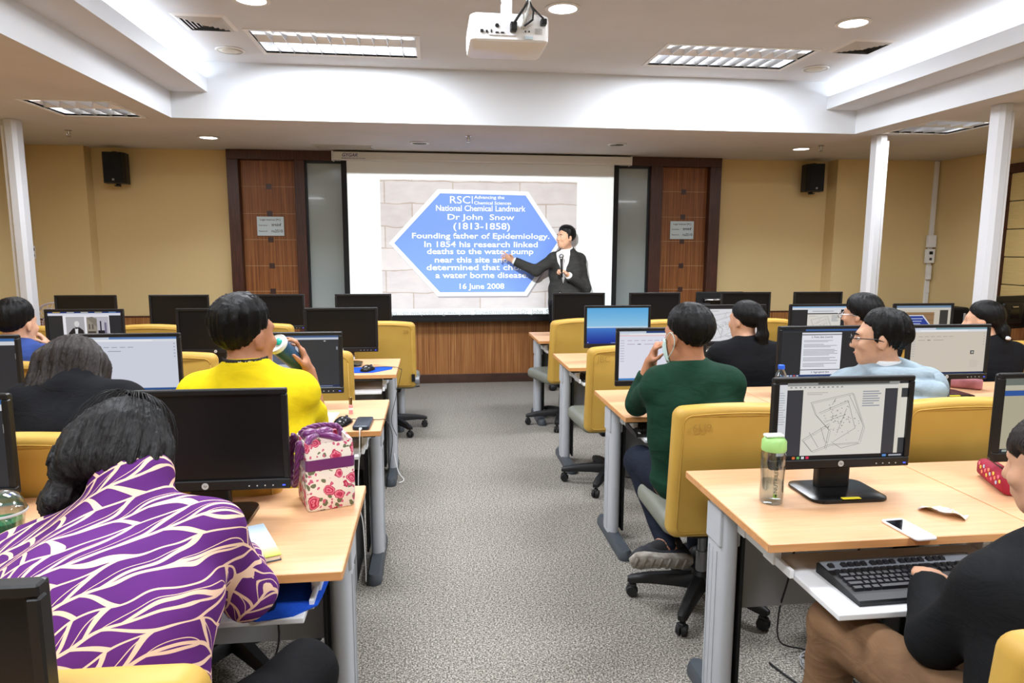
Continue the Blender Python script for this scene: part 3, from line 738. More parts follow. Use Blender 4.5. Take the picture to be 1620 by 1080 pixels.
chair(-1.42, 4.15, 0, 'empty yellow office chair in the third left row, second from the aisle')
chair(-2.16, 3.92, .0, 'yellow office chair of the man in the blue shirt')
chair(-.735, 2.42, .05, 'yellow office chair of the man in the yellow polo shirt')
chair(-1.32, 2.50, 0, 'yellow office chair of the woman in the black blazer')
chair(-.56, 1.20, 0, 'yellow office chair of the woman in the purple blouse')
chair(1.14, 1.12, -.12, 'yellow office chair of the woman in tan trousers')
mk = mat('faint_pen_mark', (172, 136, 60), rough=.6)
for nm, t_, u, w in (('office_chair', '6U9', -.15, .07), ('office_chair.002', 'JBC', -.16, .08), ('office_chair.010', '28', .17, .04)):
    p = bpy.data.objects[nm]
    text(t_, 'pen_mark', mk, p, fit_w=w, M=Matrix.Translation((u, -.3345, .87)) @ Matrix.Rotation(PI / 2 + .096, 4, 'X'), bold=.004)
# ================================================================ MONITORS
M_BEZ = mat('monitor_black', (18, 18, 19), rough=.42)
M_BEZG = mat('monitor_gloss', (14, 14, 15), rough=.25)
M_OFF = mat('dark_screen', (16, 16, 17), rough=.3, spec=.4)
M_YSTK = mat('yellow_sticker', (232, 214, 40), rough=.5)
M_LED = mat('blue_led', (40, 60, 255), emit=(70, 90, 255), es=2.0)
MW, MH, MZ = .466, .293, .085
def make_monitor():
    r = thing('computer_monitor', 'monitor', 'monitor')
    rr = [[(u, v, z) for u, v in rrect(.25 - i, .19 - i, .035, cx=0, cy=.0)] for z, i in ((0, .004), (.004, 0), (.010, .002), (.014, .03))]
    MB().ring_strip(rr).build('base', M_BEZG, r, smooth=40)
    MB().rbox(-.055, .055, .015, .05, .008, .20, .008).build('neck', M_BEZ, r)
    m = MB(); m.rbox(-MW / 2 + .004, MW / 2 - .004, -.003, .022, MZ + .004, MZ + MH - .004, .006); m.rbox(-.15, .15, .015, .05, MZ + .05, MZ + MH - .05, .012)
    m.build('back_shell', M_BEZ, r)
    m = MB(); t, b = .017, .030; x, z0, z1 = MW / 2, MZ, MZ + MH
    for q in ((-x, x, z1 - t, z1), (-x, x, z0, z0 + b), (-x, -x + t, z0 + b, z1 - t), (x - t, x, z0 + b, z1 - t)): m.rbox(q[0], q[1], -.014, .006, q[2], q[3], .003, 1)
    bz = m.build('bezel', M_BEZ, r)
    for k in range(4): MB().cyl((.12 + .022 * k, -.0155, z0 + .012), (.12 + .022 * k, -.012, z0 + .012), .0022, n=6).build('button', M_VENT, bz)
    MB().box(.212, .220, -.0152, -.012, z0 + .010, z0 + .013).build('power_light', M_LED, bz)
    lg = MB().cyl((0, -.0155, z0 + .015), (0, -.0125, z0 + .015), .0095, n=18).build('logo_disc', M_VENT, bz)
    text('hp', 'logo_letters', M_BEZ, bz, fit_w=.010, M=face_cam(0, -.0158, z0 + .0148), shear=.3)
    return r
MON = make_monitor(); _mf = [True]
SX0, SX1, SZ0, SZ1 = -MW / 2 + .016, MW / 2 - .016, MZ + .029, MZ + MH - .016
def emis(c, es=.85):
    return mat('lit_%02x%02x%02x_%d' % (*c, int(es * 100)), (8, 8, 8), rough=.35, spec=.3, emit=c, es=es)
def rects(name, parent, items, es=.85):
    """screen print: items = (u0,v0,u1,v1,colour) in screen fractions, painted in order"""
    mb = MB(); mats = []; idx = {}
    for k, it in enumerate(items):
        c = it[-1]
        if c not in idx: idx[c] = len(mats); mats.append(emis(c, es))
        mb.cur = idx[c]; y = -.0034 - .00002 * k
        if len(it) == 5: pts = [(it[0], it[1]), (it[2], it[1]), (it[2], it[3]), (it[0], it[3])]
        else: pts = it[0]
        P = [(SX0 + (SX1 - SX0) * u, y, SZ0 + (SZ1 - SZ0) * v) for u, v in pts]
        mb.add(P, [tuple(range(len(P)))])
    return mb.build(name, mats, parent)
def ell_pts(cu, cv, ru, rv, n=14): return [(cu + ru * math.cos(2 * PI * k / n), cv + rv * math.sin(2 * PI * k / n)) for k in range(n)]
WH, DK, BL, LG, TX, BG = (236, 238, 246), (44, 44, 47), (70, 110, 180), (206, 210, 218), (120, 124, 132), (206, 198, 180)
def lines(x0, x1, y0, y1, n, c=TX, fill=.45, rnd=random.Random(3)):
    out = []; h = (y1 - y0) / n
    for k in range(n):
        y = y1 - (k + 1) * h; out.append((x0, y + h * (1 - fill) / 2, x0 + (x1 - x0) * (rnd.uniform(.55, 1)), y + h * (1 + fill) / 2, c))
    return out
def browser(bg=(214, 218, 232), top=(90, 130, 190), tx=(150, 156, 170)):
    it = [(0, 0, 1, 1, bg), (0, .955, 1, 1, top), (0, .955, .32, .995, (200, 212, 230)), (0, .905, 1, .955, (226, 229, 236)), (.12, .915, .75, .945, (240, 242, 246)), (.0, .0, 1, .04, (48, 88, 150))]
    it += [(.10 + .08 * k, .80, .155 + .08 * k, .812, tx) for k in range(6)]
    it += [(.10, .725, .19, .738, tx), (.22, .725, .26, .738, (70, 74, 84)), (.30, .725, .43, .738, tx)]
    it += [(.02, .80 - .052 * k, .065, .812 - .052 * k, (176, 182, 194)) for k in range(9)]
    it += [(.96, .86 - .06 * k, .975, .875 - .06 * k, tx) for k in range(5)]
    return it
def streetmap(x0, y0, x1, y1, page=(226, 222, 214), ink=(150, 148, 146), seed=5):
    rnd = random.Random(seed); it = [(x0, y0, x1, y1, page)]
    def T(u, v): return (x0 + (x1 - x0) * u, y0 + (y1 - y0) * v)
    def seg(a, b, w, c):
        a, b = Vector(a), Vector(b); d = b - a; n = Vector((-d.y, d.x)).normalized() * w
        it.append(([T(*(a + n)), T(*(b + n)), T(*(b - n)), T(*(a - n))], c))
    pl = [((.10, .80), (.60, .93)), ((.60, .93), (.76, .42)), ((.76, .42), (.72, .20)), ((.10, .80), (.16, .62)), ((.16, .62), (.34, .38)), ((.34, .38), (.30, .10)), ((.02, .24), (.34, .48)), ((.02, .24), (.14, .06)), ((.14, .06), (.36, .16)), ((.36, .16), (.72, .18)),
          ((.20, .64), (.55, .82)), ((.55, .82), (.66, .40)), ((.40, .20), (.66, .40)), ((.28, .50), (.50, .60)), ((.44, .34), (.54, .70)), ((.36, .76), (.40, .86)), ((.56, .90), (.74, .48)), ((.10, .35), (.22, .12)), ((.24, .42), (.30, .20)), ((.38, .20), (.5, .10)), ((.5, .10), (.72, .16))]
    for a, b in pl: seg(a, b, .003, ink)
    for a, b in pl[:11]: seg((a[0] + .018, a[1] - .016), (b[0] + .018, b[1] - .016), .002, ink)
    for k in range(70):
        u = rnd.gauss(.44, .10); v = rnd.gauss(.55, .11); seg((u, v), (u + rnd.uniform(.005, .02), v + rnd.uniform(-.015, .015)), .003, (70, 68, 68))
    for k in range(14): u, v = rnd.uniform(.12, .7), rnd.uniform(.14, .88); seg((u, v), (u + .01, v), .003, (110, 108, 106))
    it += lines(x0 + (x1 - x0) * .04, x0 + (x1 - x0) * .34, y0 + (y1 - y0) * .91, y0 + (y1 - y0) * .96, 2, (190, 186, 180))
    it += lines(x0 + (x1 - x0) * .72, x0 + (x1 - x0) * .96, y0 + (y1 - y0) * .72, y0 + (y1 - y0) * .97, 7, (150, 156, 166))
    return it
def taskbar(c=(40, 66, 120)):
    it = [(0, 0, 1, .042, c)]
    return it + [(.015 + .04 * k, .008, .04 + .04 * k, .034, cc) for k, cc in enumerate(((120, 170, 220), (180, 200, 230), (220, 225, 235), (190, 205, 235), (225, 90, 60), (200, 205, 210)))] + [(.86, .012, .985, .030, (170, 185, 210))]
def scr_map():
    it = [(0, 0, 1, 1, (40, 42, 48)), (0, .05, .07, .97, (222, 224, 228)), (.07, .90, .93, .965, (222, 220, 214)), (.07, .95, .93, 1, (150, 152, 150)), (.30, .965, .85, 1, (80, 82, 80)), (.07, .05, .19, .90, (62, 62, 68)), (.82, .05, .92, .90, (62, 62, 68)), (.92, .05, .95, .96, (224, 218, 206)), (.95, .05, 1, .98, (60, 62, 66)), (.95, .25, 1, .78, (226, 222, 212)), (.95, .90, 1, .96, (226, 222, 212))]
    it += lines(.01, .065, .45, .88, 14, (160, 166, 176), .25) + [(.09 + .035 * k, .925, .105 + .035 * k, .94, (140, 140, 140)) for k in range(12)]
    it += streetmap(.19, .05, .82, .91) + [(0, 0, 1, .05, (18, 20, 26))]
    it += [(.13 + .035 * k, .010, .152 + .035 * k, .042, c) for k, c in enumerate(((226, 120, 60), (110, 190, 110), (220, 224, 228), (226, 50, 90)))] + [(.83, .012, .86, .04, (90, 150, 220)), (.88, .016, .98, .036, (170, 176, 190))]
    return it
def scr_doc():
    it = [(0, 0, 1, 1, DK), (0, .955, 1, 1, (60, 100, 160)), (0, .955, .30, 1, (36, 40, 48)), (0, .925, 1, .955, (52, 54, 58)), (.26, .15, .76, .87, WH), (.26, .885, .76, .925, (220, 222, 228)), (.26, .0, .76, .135, WH)]
    for y0, y1, n in ((.72, .77, 2), (.61, .69, 3), (.44, .58, 5), (.32, .41, 3), (.20, .29, 3)): it += lines(.285, .735, y0, y1, n, (150, 152, 160), .4)
    return it + taskbar()
def scr_docmap():
    return [(0, 0, 1, 1, DK), (0, .955, 1, 1, (140, 180, 220)), (0, .90, 1, .955, (222, 226, 232)), (.28, .80, .86, .90, (226, 228, 232))] + lines(.36, .80, .84, .87, 1) + streetmap(.28, .0, .86, .77, seed=8) + taskbar()
def scr_viewer():
    it = [(0, 0, 1, 1, (52, 55, 62)), (0, .955, 1, 1, (70, 96, 140)), (0, .915, 1, .955, (196, 204, 220)), (.28, .05, .57, .90, (190, 198, 216)), (.30, .45, .54, .86, (96, 104, 122)), (.36, .55, .50, .72, (40, 44, 56)), (.30, .30, .54, .33, (110, 118, 134)), (.97, .72, .985, .78, (150, 156, 166))]
    return it + [(0, 0, 1, .045, (36, 50, 86)), (.70, .018, .92, .028, (150, 165, 195)), (.84, .88, .86, .895, (210, 214, 220))]
def scr_desktop():
    it = []
    for k in range(14):
        v0, v1 = .46 + .54 * k / 14, .46 + .54 * (k + 1) / 14; f = k / 13
        it.append((0, v0, 1, v1 + .001, (int(150 - 55 * f), int(206 - 30 * f), int(240 - 8 * f))))
    it += [(0, .44, 1, .48, (196, 222, 240))]
    for k in range(12):
        v0, v1 = .44 * k / 12, .44 * (k + 1) / 12; f = k / 11
        it.append((0, v0, 1, v1 + .001, (int(16 + 50 * f), int(46 + 80 * f), int(150 + 60 * f))))
    return it + [(.02, .03, .035, .045, (220, 230, 250)), (.40, .02, .47, .03, (190, 205, 235)), (.72, .52, .74, .53, (150, 170, 190))]
def scr_photos():
    it = [(0, 0, 1, 1, DK), (0, .96, 1, 1, (30, 60, 120)), (0, .90, 1, .96, (222, 222, 236)), (.20, .2, .83, .90, (240, 238, 244)), (.24, .3, .49, .87, (176, 174, 178)), (.52, .3, .82, .87, (190, 186, 196))]
    it += [([(.25, .30), (.27, .46), (.33, .58), (.37, .60), (.42, .60), (.47, .52), (.49, .30)], (36, 34, 36)), ([(.36, .42), (.355, .58), (.40, .58), (.39, .42)], (230, 230, 232)), (ell_pts(.385, .69, .035, .075), (222, 220, 220)), ([(.36, .59), (.40, .60), (.40, .57), (.36, .56)], (20, 20, 20))]
    it += [(.52, .3, .66, .84, (150, 142, 128)), ([(.52, .84), (.60, .87), (.66, .80), (.66, .60)], (128, 120, 108)), (.53, .45, .64, .50, (66, 60, 56)), (.545, .55, .565, .68, (90, 84, 78)), (.59, .55, .61, .68, (90, 84, 78)), (.67, .30, .77, .52, (28, 26, 34)), (.70, .50, .72, .76, (44, 40, 54)), (.76, .42, .79, .72, (120, 116, 140)), (.52, .36, .67, .40, (70, 70, 68))]
    it += [(.07 + .19 * k, .972, .17 + .19 * k, .992, c) for k, c in enumerate(((200, 170, 90), (190, 196, 190), (200, 200, 190), (196, 186, 150), (120, 160, 210)))]
    return it + taskbar()
def scr_hex():
    it = [(0, 0, 1, 1, (214, 206, 190)), (0, .93, 1, 1, (120, 150, 180)), (0, .88, 1, .93, (222, 218, 210)), (.10, .0, .70, .80, (160, 126, 90)), (0, .0, .08, .86, DK), (.80, .0, .95, .86, (60, 58, 58))]
    for k in range(5): it.append((.10, .08 + .16 * k, .70, .095 + .16 * k, (128, 98, 70)))
    it += [([(.22, .72), (.50, .72), (.68, .36), (.50, .02), (.22, .02), (.08, .36)], (226, 228, 238)), ([(.235, .69), (.485, .69), (.655, .36), (.485, .05), (.235, .05), (.105, .36)], (44, 68, 160))]
    for k in range(7): it.append((.24 + .02 * (k % 2), .60 - .075 * k, .50 - .02 * (k % 3), .625 - .075 * k, (190, 200, 230)))
    return it
def scr_mail(): return browser((232, 232, 246), (40, 70, 130), (190, 176, 196)) + [(0, .895, 1, .915, (240, 200, 205)), (0, 0, 1, .04, (70, 140, 210))]
def scr_beige(): return browser((214, 204, 190), (120, 160, 176), (176, 166, 156)) + [(.80, .42, .85, .50, (70, 70, 70)), (.815, .44, .84, .48, (190, 190, 180)), (0, 0, 1, .04, (36, 50, 84))] + lines(.80, .94, .14, .30, 6, (190, 180, 168), .2)
def scr_bar(): return [(0, 0, 1, 1, (192, 184, 158)), (0, .90, 1, 1, (120, 128, 120)), (0, .84, 1, .90, (206, 200, 180)), (0, .76, 1, .83, (50, 94, 170)), (0, 0, 1, .05, (40, 50, 60))] + [(.04 + .07 * k, .01, .08 + .07 * k, .04, (170, 180, 170)) for k in range(6)]
def scr_dark(): return [(0, 0, 1, 1, (50, 51, 55)), (0, .94, 1, 1, (60, 110, 170)), (0, .87, 1, .94, (214, 218, 224)), (.985, .62, .995, .72, (190, 190, 190)), (.3, .05, .72, .82, (220, 222, 228))]
_scr = {}
def monitor(x, y, label, scr=None, rz=0, es=.85):
    if _mf[0]:
        _mf[0] = False; r = MON; r.location = (x, y, .75); r.rotation_euler = (0, 0, rz); r['label'] = label; r['group'] = 'black flat monitors'
    else: r = dup(MON, (x, y, .75), rz, label, 'black flat monitors', skip=('screen',))
    if scr is None:
        MB().quad((SX0, -.0034, SZ0), (SX1, -.0034, SZ0), (SX1, -.0034, SZ1), (SX0, -.0034, SZ1)).build('screen', M_OFF, r)
    else: rects('screen', r, scr(), es)
    return r
Y1, Y2, Y3, Y4 = 1.955, 3.265, 4.545, 5.83
m_ = monitor(1.275, Y1, 'black monitor showing a street map, on the nearest right desk', scr_map, .0)
monitor(2.04, Y1, 'black monitor with blue bar on screen, at the right picture edge', scr_bar, es=.75)
monitor(-.645, Y1, 'switched-off black monitor in front of the woman in purple')
monitor(-1.375, Y1, 'black monitor at the left picture edge, beside the iced drink', scr_dark)
monitor(-.70, .83, 'switched-off black monitor in the bottom left picture corner')
monitor(1.135, Y2, 'monitor showing a white mail page, before the man in green', scr_mail)
monitor(1.985, Y2, 'monitor showing a text page headed Point data, beside water bottle', scr_doc)
monitor(2.70, Y2, 'monitor showing a beige web page, right of man in hoodie', scr_beige)
monitor(-.655, Y2 - .02, 'monitor with a dark picture viewer, right of the drinking man', scr_viewer)
monitor(-1.385, Y2, 'monitor with pale web page, before the woman in black blazer', lambda: browser())
monitor(-2.075, Y2, 'monitor at the left picture edge, in front of man in blue', scr_dark)
monitor(1.265, Y3, 'monitor showing a blue sea desktop picture', scr_desktop)
monitor(2.10, Y3, 'monitor showing a street map, before the ponytail woman', lambda: [(0, 0, 1, 1, DK)] + streetmap(.02, .03, .90, .94, page=(230, 230, 234), seed=9) + [(.9, .03, .96, .94, (225, 225, 230))])
monitor(2.745, Y3, 'monitor showing a page with a small map, before short-haired person', scr_docmap)
monitor(3.54, Y3, 'monitor showing a small copy of the blue hexagonal plaque', scr_hex, es=.75)
monitor(-2.17, Y3, 'monitor showing two black and white photographs', scr_photos)
monitor(-1.39, Y3, 'switched-off monitor in the third left row, left of drinking man', None)
monitor(-.59, Y3 - .02, 'switched-off monitor in the third left row, beside the blue mousepad')
for x, l in ((1.27, 'switched-off monitor right in front of the standing lecturer'), (1.955, 'switched-off monitor in the front right row, before the right door'), (2.80, 'switched-off monitor in the front right row, above the ponytail woman'), (3.49, 'switched-off monitor in the front right row, under the right speaker')): monitor(x, Y4, l)
for x, l in ((-2.765, 'switched-off monitor in the front left row, beside the fan'), (-2.05, 'switched-off monitor in the front left row, second from the fan'), (-1.29, 'switched-off greyish monitor in front of the left wooden door'), (-.575, 'switched-off monitor in the front left row, next to the aisle')): monitor(x, Y4, l)
md = next(o for o in bpy.data.objects if o.get('label') == 'monitor showing a text page headed Point data, beside water bottle')
mb_ = next(o for o in bpy.data.objects if o.get('label') == 'monitor showing a beige web page, right of man in hoodie')
for q_ in (m_, mb_): MB().rbox(-.035, .025, -.093, -.078, .0130, .0146, .0004, 1).build('yellow_sticker', M_YSTK, q_)
_ink = emis((40, 42, 50))
text("2. Point data (cont'd)", 'screen_heading', _ink, md, fit_w=.115, M=face_cam(SX0 + .51 * (SX1 - SX0), -.0052, SZ0 + .825 * (SZ1 - SZ0)), bold=.01)
text('3. Aggregated data', 'screen_heading', _ink, md, fit_w=.10, M=face_cam(SX0 + .51 * (SX1 - SX0), -.0052, SZ0 + .09 * (SZ1 - SZ0)), bold=.01)

# ---------------------------------------------------------------- equipment by the far right wall
def far_right():
    r = thing('instructor_desk', 'brown wooden desk along the right wall, behind the bun woman', 'desk', (5.35, 6.1, 0))
    MB().rbox(-.42, .42, -.9, .9, .60, .63, .004).build('desktop', mat('brown_desk', (176, 116, 70), rough=.4), r)
    for x in (-.40, .38): MB().rbox(x, x + .02, -.88, .88, 0, .60, .002).build('side_panel', M_DARKWOOD, r)
    c = thing('desktop_case', 'black computer case lying on the desk in the right corner', 'computer case', (5.40, 6.78, .63))
    MB().rbox(-.28, .28, -.19, .19, .0, .27, .03, 3).build('case', M_BLACKPL, c)
    MB().rbox(.20, .225, -.196, -.188, .06, .21, .004).build('drive_slot', M_VENT, c); MB().rbox(-.1, .16, -.195, -.188, .04, .07, .003).build('drive_bay', M_BEZG, c)
    k = thing('monitor_from_behind', 'black monitor seen from behind on the desk at right edge', 'monitor', (5.52, 5.95, .63), .25)
    m = MB(); m.rbox(-.24, .24, -.02, .02, .12, .44, .01); m.rbox(-.14, .14, -.06, -.01, .17, .38, .02); m.build('panel', M_BLACKPL, k)
    MB().rbox(-.07, .07, -.066, -.055, .22, .32, .006).build('vent_plate', M_BEZG, k)
    MB().rbox(-.04, .04, -.03, .01, .01, .2, .01).build('neck', M_BLACKPL, k); MB().rbox(-.12, .12, -.09, .09, 0, .012, .004).build('base', M_BLACKPL, k)
    MB().rbox(-.03, .05, -.068, -.06, .33, .345, .003).build('logo_strip', M_CHROME, k)
far_right()
def lectern_monitor():
    d = thing('lecturer_desk', 'dark desk near the front wall, behind the front right row', 'desk', (2.88, 6.75, 0))
    MB().rbox(-.42, .42, -.28, .28, .70, .73, .004).build('desktop', M_DARKWOOD, d)
    for x in (-.40, .37): MB().rbox(x, x + .03, -.26, .26, 0, .70, .003).build('side_panel', M_DARKWOOD, d)
    k = thing('silver_backed_monitor', 'black monitor seen from behind with a silver handle, near right door', 'monitor', (2.92, 6.66, .73))
    MB().rbox(-.25, .25, -.02, .02, .05, .345, .008).build('panel', M_BLACKPL, k)
    MB().rbox(-.19, .12, -.045, -.018, .12, .29, .015).build('back_bulge', M_BEZG, k)
    MB().tube([(-.18, -.03, .25), (-.17, -.06, .265), (.05, -.06, .265), (.06, -.03, .25)], .011, 8).build('silver_handle', M_CHROME, k, smooth=True)
    m = MB(); m.rbox(-.05, .05, -.02, .02, 0, .1, .004); m.rbox(-.12, .12, -.09, .09, 0, .012, .004); m.build('stand', M_BLACKPL, k)
    n = thing('open_laptop', 'open black laptop lid beside the silver-handled monitor', 'laptop', (2.58, 6.55, .73), -.2)
    MB().rbox(-.16, .16, -.11, .11, 0, .018, .004).build('base', M_BLACKPL, n); MB().rbox(-.16, .16, -.13, -.115, .015, .25, .005).build('lid', M_BLACKPL, n)
lectern_monitor()
def fan():
    f = thing('pedestal_fan', 'pale pedestal fan standing in the left front corner', 'fan', (-3.52, 6.9, 0))
    M = mat('pale_fan_plastic', (206, 196, 206), rough=.4)
    MB().lathe([(.17, 0), (.17, .012), (.03, .035)], 20).build('base', M, f, smooth=40); MB().cyl((0, 0, .03), (0, 0, .72), .014, n=10).build('pole', M, f, smooth=True)
    c = Vector((0, -.05, .80))
    g = MB()
    for q, yy in ((.19, 0), (.19, -.05), (.14, -.075), (.08, -.09)): g.tube([(c.x + q * math.cos(2 * PI * k / 32), c.y + yy, c.z + q * math.sin(2 * PI * k / 32)) for k in range(33)], .006 if q > .18 else .003, 5)
    for k in range(24):
        a = 2 * PI * k / 24; g.tube([(c.x + .03 * math.cos(a), c.y - .095, c.z + .03 * math.sin(a)), (c.x + .14 * math.cos(a), c.y - .078, c.z + .14 * math.sin(a)), (c.x + .19 * math.cos(a), c.y - .04, c.z + .19 * math.sin(a)), (c.x + .17 * math.cos(a), c.y + .03, c.z + .17 * math.sin(a))], .0018, 4)
    g.build('guard', M, f, smooth=True)
    MB().cyl((c.x, c.y + .03, c.z), (c.x, c.y + .12, c.z), .06, .045, n=16).build('motor', M, f, smooth=40)
    for k in range(3):
        a = 2 * PI * k / 3; b = MB(); b.add([(.02 * math.cos(a), -.02, .02 * math.sin(a)), (.15 * math.cos(a - .3), -.04, .15 * math.sin(a - .3)), (.16 * math.cos(a + .1), -.02, .16 * math.sin(a + .1)), (.13 * math.cos(a + .6), .01, .13 * math.sin(a + .6))], [(0, 1, 2, 3)])
        b.xf(Matrix.Translation(c)); b.build('blade', M, f)
fan()

# ================================================================ KEYBOARDS, MICE, PADS, TOWERS
M_KEYB = mat('keyboard_black', (22, 22, 24), rough=.45); M_KEY = mat('key_cap', (38, 38, 41), rough=.4); M_KSIL = mat('keyboard_silver', (150, 156, 164), rough=.4, metal=.3)
def key_layout():
    out = []; p = .019
    def rowk(y, x0, ws, gap=.0):
        x = x0
        for w in ws:
            if w > 0: out.append((x + w * p / 2, y, w * p - .0025))
            x += abs(w) * p
    rowk(.155, .0, [1]); rowk(.155, 2 * p, [1] * 4); rowk(.155, 6.5 * p, [1] * 4); rowk(.155, 11 * p, [1] * 4); rowk(.155, 15.4 * p, [1] * 3)
    rowk(.124, 0, [1] * 13 + [2] + [-.4] + [1] * 3 + [-.4] + [1] * 4)
    rowk(.105, 0, [1.5] + [1] * 12 + [1.5] + [-.4] + [1] * 3 + [-.4] + [1] * 4)
    rowk(.086, 0, [1.75] + [1] * 11 + [2.25] + [-3.8] + [1] * 3)
    rowk(.067, 0, [2.25] + [1] * 10 + [2.75] + [-1.4] + [1] + [-1.4] + [1] * 4)
    rowk(.048, 0, [1.5, 1.25, 1.25, 6, 1.25, 1.25, 1.25, 1.25] + [-.4] + [1] * 3 + [-.4] + [2, 1, 1])
    return out
def keyboard_body(r):
    m = MB(); prof = [(0, 0), (.185, 0), (.185, .026), (.178, .030), (.03, .017), (.004, .013), (0, .008)]
    m.prism(prof, -.225, .225, 'x'); m.build('case', M_KEYB, r)
    m = MB(); m.add([(-.221, .138, .0268), (.221, .138, .0268), (.221, .182, .0305), (-.221, .182, .0305)], [(0, 1, 2, 3)]); m.build('silver_strip', M_KSIL, r)
def key_mesh(w, h=.0155):
    m = MB(); a, b = w / 2, h / 2; c, d = a - .002, b - .0025
    m.add([(-a, -b, 0), (a, -b, 0), (a, b, 0), (-a, b, 0), (-c, -d + .001, .008), (c, -d + .001, .008), (c, d + .001, .0085), (-c, d + .001, .0085)], [(4, 5, 6, 7), (0, 1, 5, 4), (1, 2, 6, 5), (2, 3, 7, 6), (3, 0, 4, 7)])
    return m
def keyz(y): return .013 + (y - .03) * (.030 - .017) / .148 + .003
def keyboard(x, y, z, rz, label, detailed=False):
    r = thing('keyboard', label, 'keyboard', (x, y, z), rz, 'black keyboards'); keyboard_body(r)
    if detailed:
        cache = {}
        for kx, ky, w in key_layout():
            q = round(w, 4)
            if q not in cache: cache[q] = key_mesh(w).mesh('key', M_KEY)
            o = bpy.data.objects.new('key', cache[q]); COL.objects.link(o); o.parent = r; o.location = (-.212 + kx, ky, keyz(ky)); o.rotation_euler = (.085, 0, 0)
    else:
        m = MB()
        for kx, ky, w in key_layout(): s = len(m.v); k = key_mesh(w); k.xf(Matrix.Translation((-.212 + kx, ky, keyz(ky)))); m.add(k.v, k.f)
        o = m.build('keys', M_KEY, r); o['kind'] = 'stuff'
    return r
keyboard(1.262, 1.468, .648, .03, 'black keyboard with silver strip on the pulled-out tray, nearest right desk', True)
keyboard(1.16, 2.985, .648, 0, 'black keyboard under the desk of the man in green')
keyboard(1.20, 4.28, .648, 0, 'black keyboard under the empty third-row desk, right of aisle')
keyboard(-.72, 4.165, .648, 0, 'black keyboard under the desk with the blue mousepad')
keyboard(-.75, 2.875, .648, 0, 'black keyboard under the desk of the drinking man')
M_MOUSE = mat('mouse_black', (24, 24, 26), rough=.22); M_PAD = m_noise('blue_mousepad_cloth', (36, 84, 196), (30, 74, 184), ns=200, rough=.9, spec=.1)
def mouse(x, y, z, rz, label, cable=None):
    r = thing('computer_mouse', label, 'mouse', (x, y, z), rz, 'black mice')
    rings = []
    for t, w, h in ((-.056, .012, .010), (-.05, .024, .022), (-.03, .030, .034), (-.005, .030, .037), (.025, .028, .030), (.045, .025, .02), (.055, .016, .012)):
        rings.append([(w * math.cos(a) if math.sin(a) >= 0 else w * math.cos(a), t, .001 + max(0, h * math.sin(a) ** .8 if math.sin(a) > 0 else 0)) for a in [PI * i / 12 for i in range(13)]])
    b = MB().ring_strip(rings).build('body', M_MOUSE, r, smooth=60)
    MB().cyl((-.004, .035, .026), (.004, .035, .026), .008, n=10).build('wheel', M_VENTD, r)
    if cable: MB().tube(cable, .0018, 5).build('cable', M_RUBBER, r, smooth=True)
def smooth_path(pts, n=6):
    P = [Vector(p) for p in pts]; out = []
    for i in range(len(P) - 1):
        p0, p1, p2, p3 = P[max(i - 1, 0)], P[i], P[i + 1], P[min(i + 2, len(P) - 1)]
        for k in range(n):
            t = k / n; out.append(.5 * ((2 * p1) + (p2 - p0) * t + (2 * p0 - 5 * p1 + 4 * p2 - p3) * t * t + (3 * p1 - p0 - 3 * p2 + p3) * t ** 3))
    return out + [P[-1]]
mouse(-.405, 4.275, .7535, -.5, 'black mouse on the blue pad in the third left row', smooth_path([(0, .05, .012), (.03, .14, .004), (.11, .15, .004), (.175, .10, .004), (.212, .05, .0), (.20, .0, -.15), (.17, -.01, -.30), (.20, 0, -.4)]))
MB().prism([(-.13, -.09), (.03, -.09), (.14, .02), (.14, .10), (-.13, .10)], 0, .0028).build('mousepad', M_PAD, None, loc=(-.40, 4.30, .7502))
tag(bpy.data.objects['mousepad'], 'blue mousepad lying on the third left desk, under a mouse', 'mousepad')
mouse(-.395, 2.975, .7505, -.35, 'black mouse beside the power bank on the second left desk', smooth_path([(0, .05, .012), (.06, .09, .004), (.12, .10, .004), (.165, .09, .004), (.20, .07, -.06), (.19, .06, -.18), (.17, .06, -.30)]))
m = MB(); m.ring_strip([[(u, v, z) for u, v in [(-.115, .10), (-.12, -.02), (-.09, -.075), (-.02, -.10), (.06, -.085), (.11, -.04), (.115, .0), (.12, .10)]] for z in (0, .004)]); o = m.build('mousepad', M_PAD, None, loc=(-.40, 1.655, .6485))
tag(o, 'blue curved mousepad on the tray beside the woman in purple', 'mousepad')
mouse(-.425, 1.64, .6528, .25, 'black mouse on the blue pad beside the woman in purple')
M_SILV = mat('tower_silver', (168, 172, 178), rough=.35, metal=.5)
def tower(x, y, label):
    r = thing('computer_tower', label, 'computer tower', (x, y, 0), 0, 'black computer towers')
    MB().rbox(-.085, .085, .012, .42, .012, .43, .006).build('case', M_BLACKPL, r)
    MB().rbox(-.087, .087, 0, .014, .012, .434, .006).build('front_panel', M_BEZG, r)
    MB().rbox(.068, .089, -.004, .016, .012, .436, .005).build('silver_edge', M_SILV, r)
    for k in range(2): MB().rbox(-.07, .055, -.003, .002, .36 - .045 * k, .395 - .045 * k, .003).build('drive_bay', M_BLACKPL, r)
    for sx in (-.06, .06):
        for sy in (.05, .36): MB().cyl((sx, sy, 0), (sx, sy, .014), .012, n=8).build('foot', M_RUBBER, r)
tower(-.435, 2.90, 'black computer tower under the second left desk, beside aisle leg'); tower(-.425, 4.22, 'black computer tower under the third left desk, beside aisle leg')
tower(1.58, 1.98, 'black computer tower under the nearest right desk')

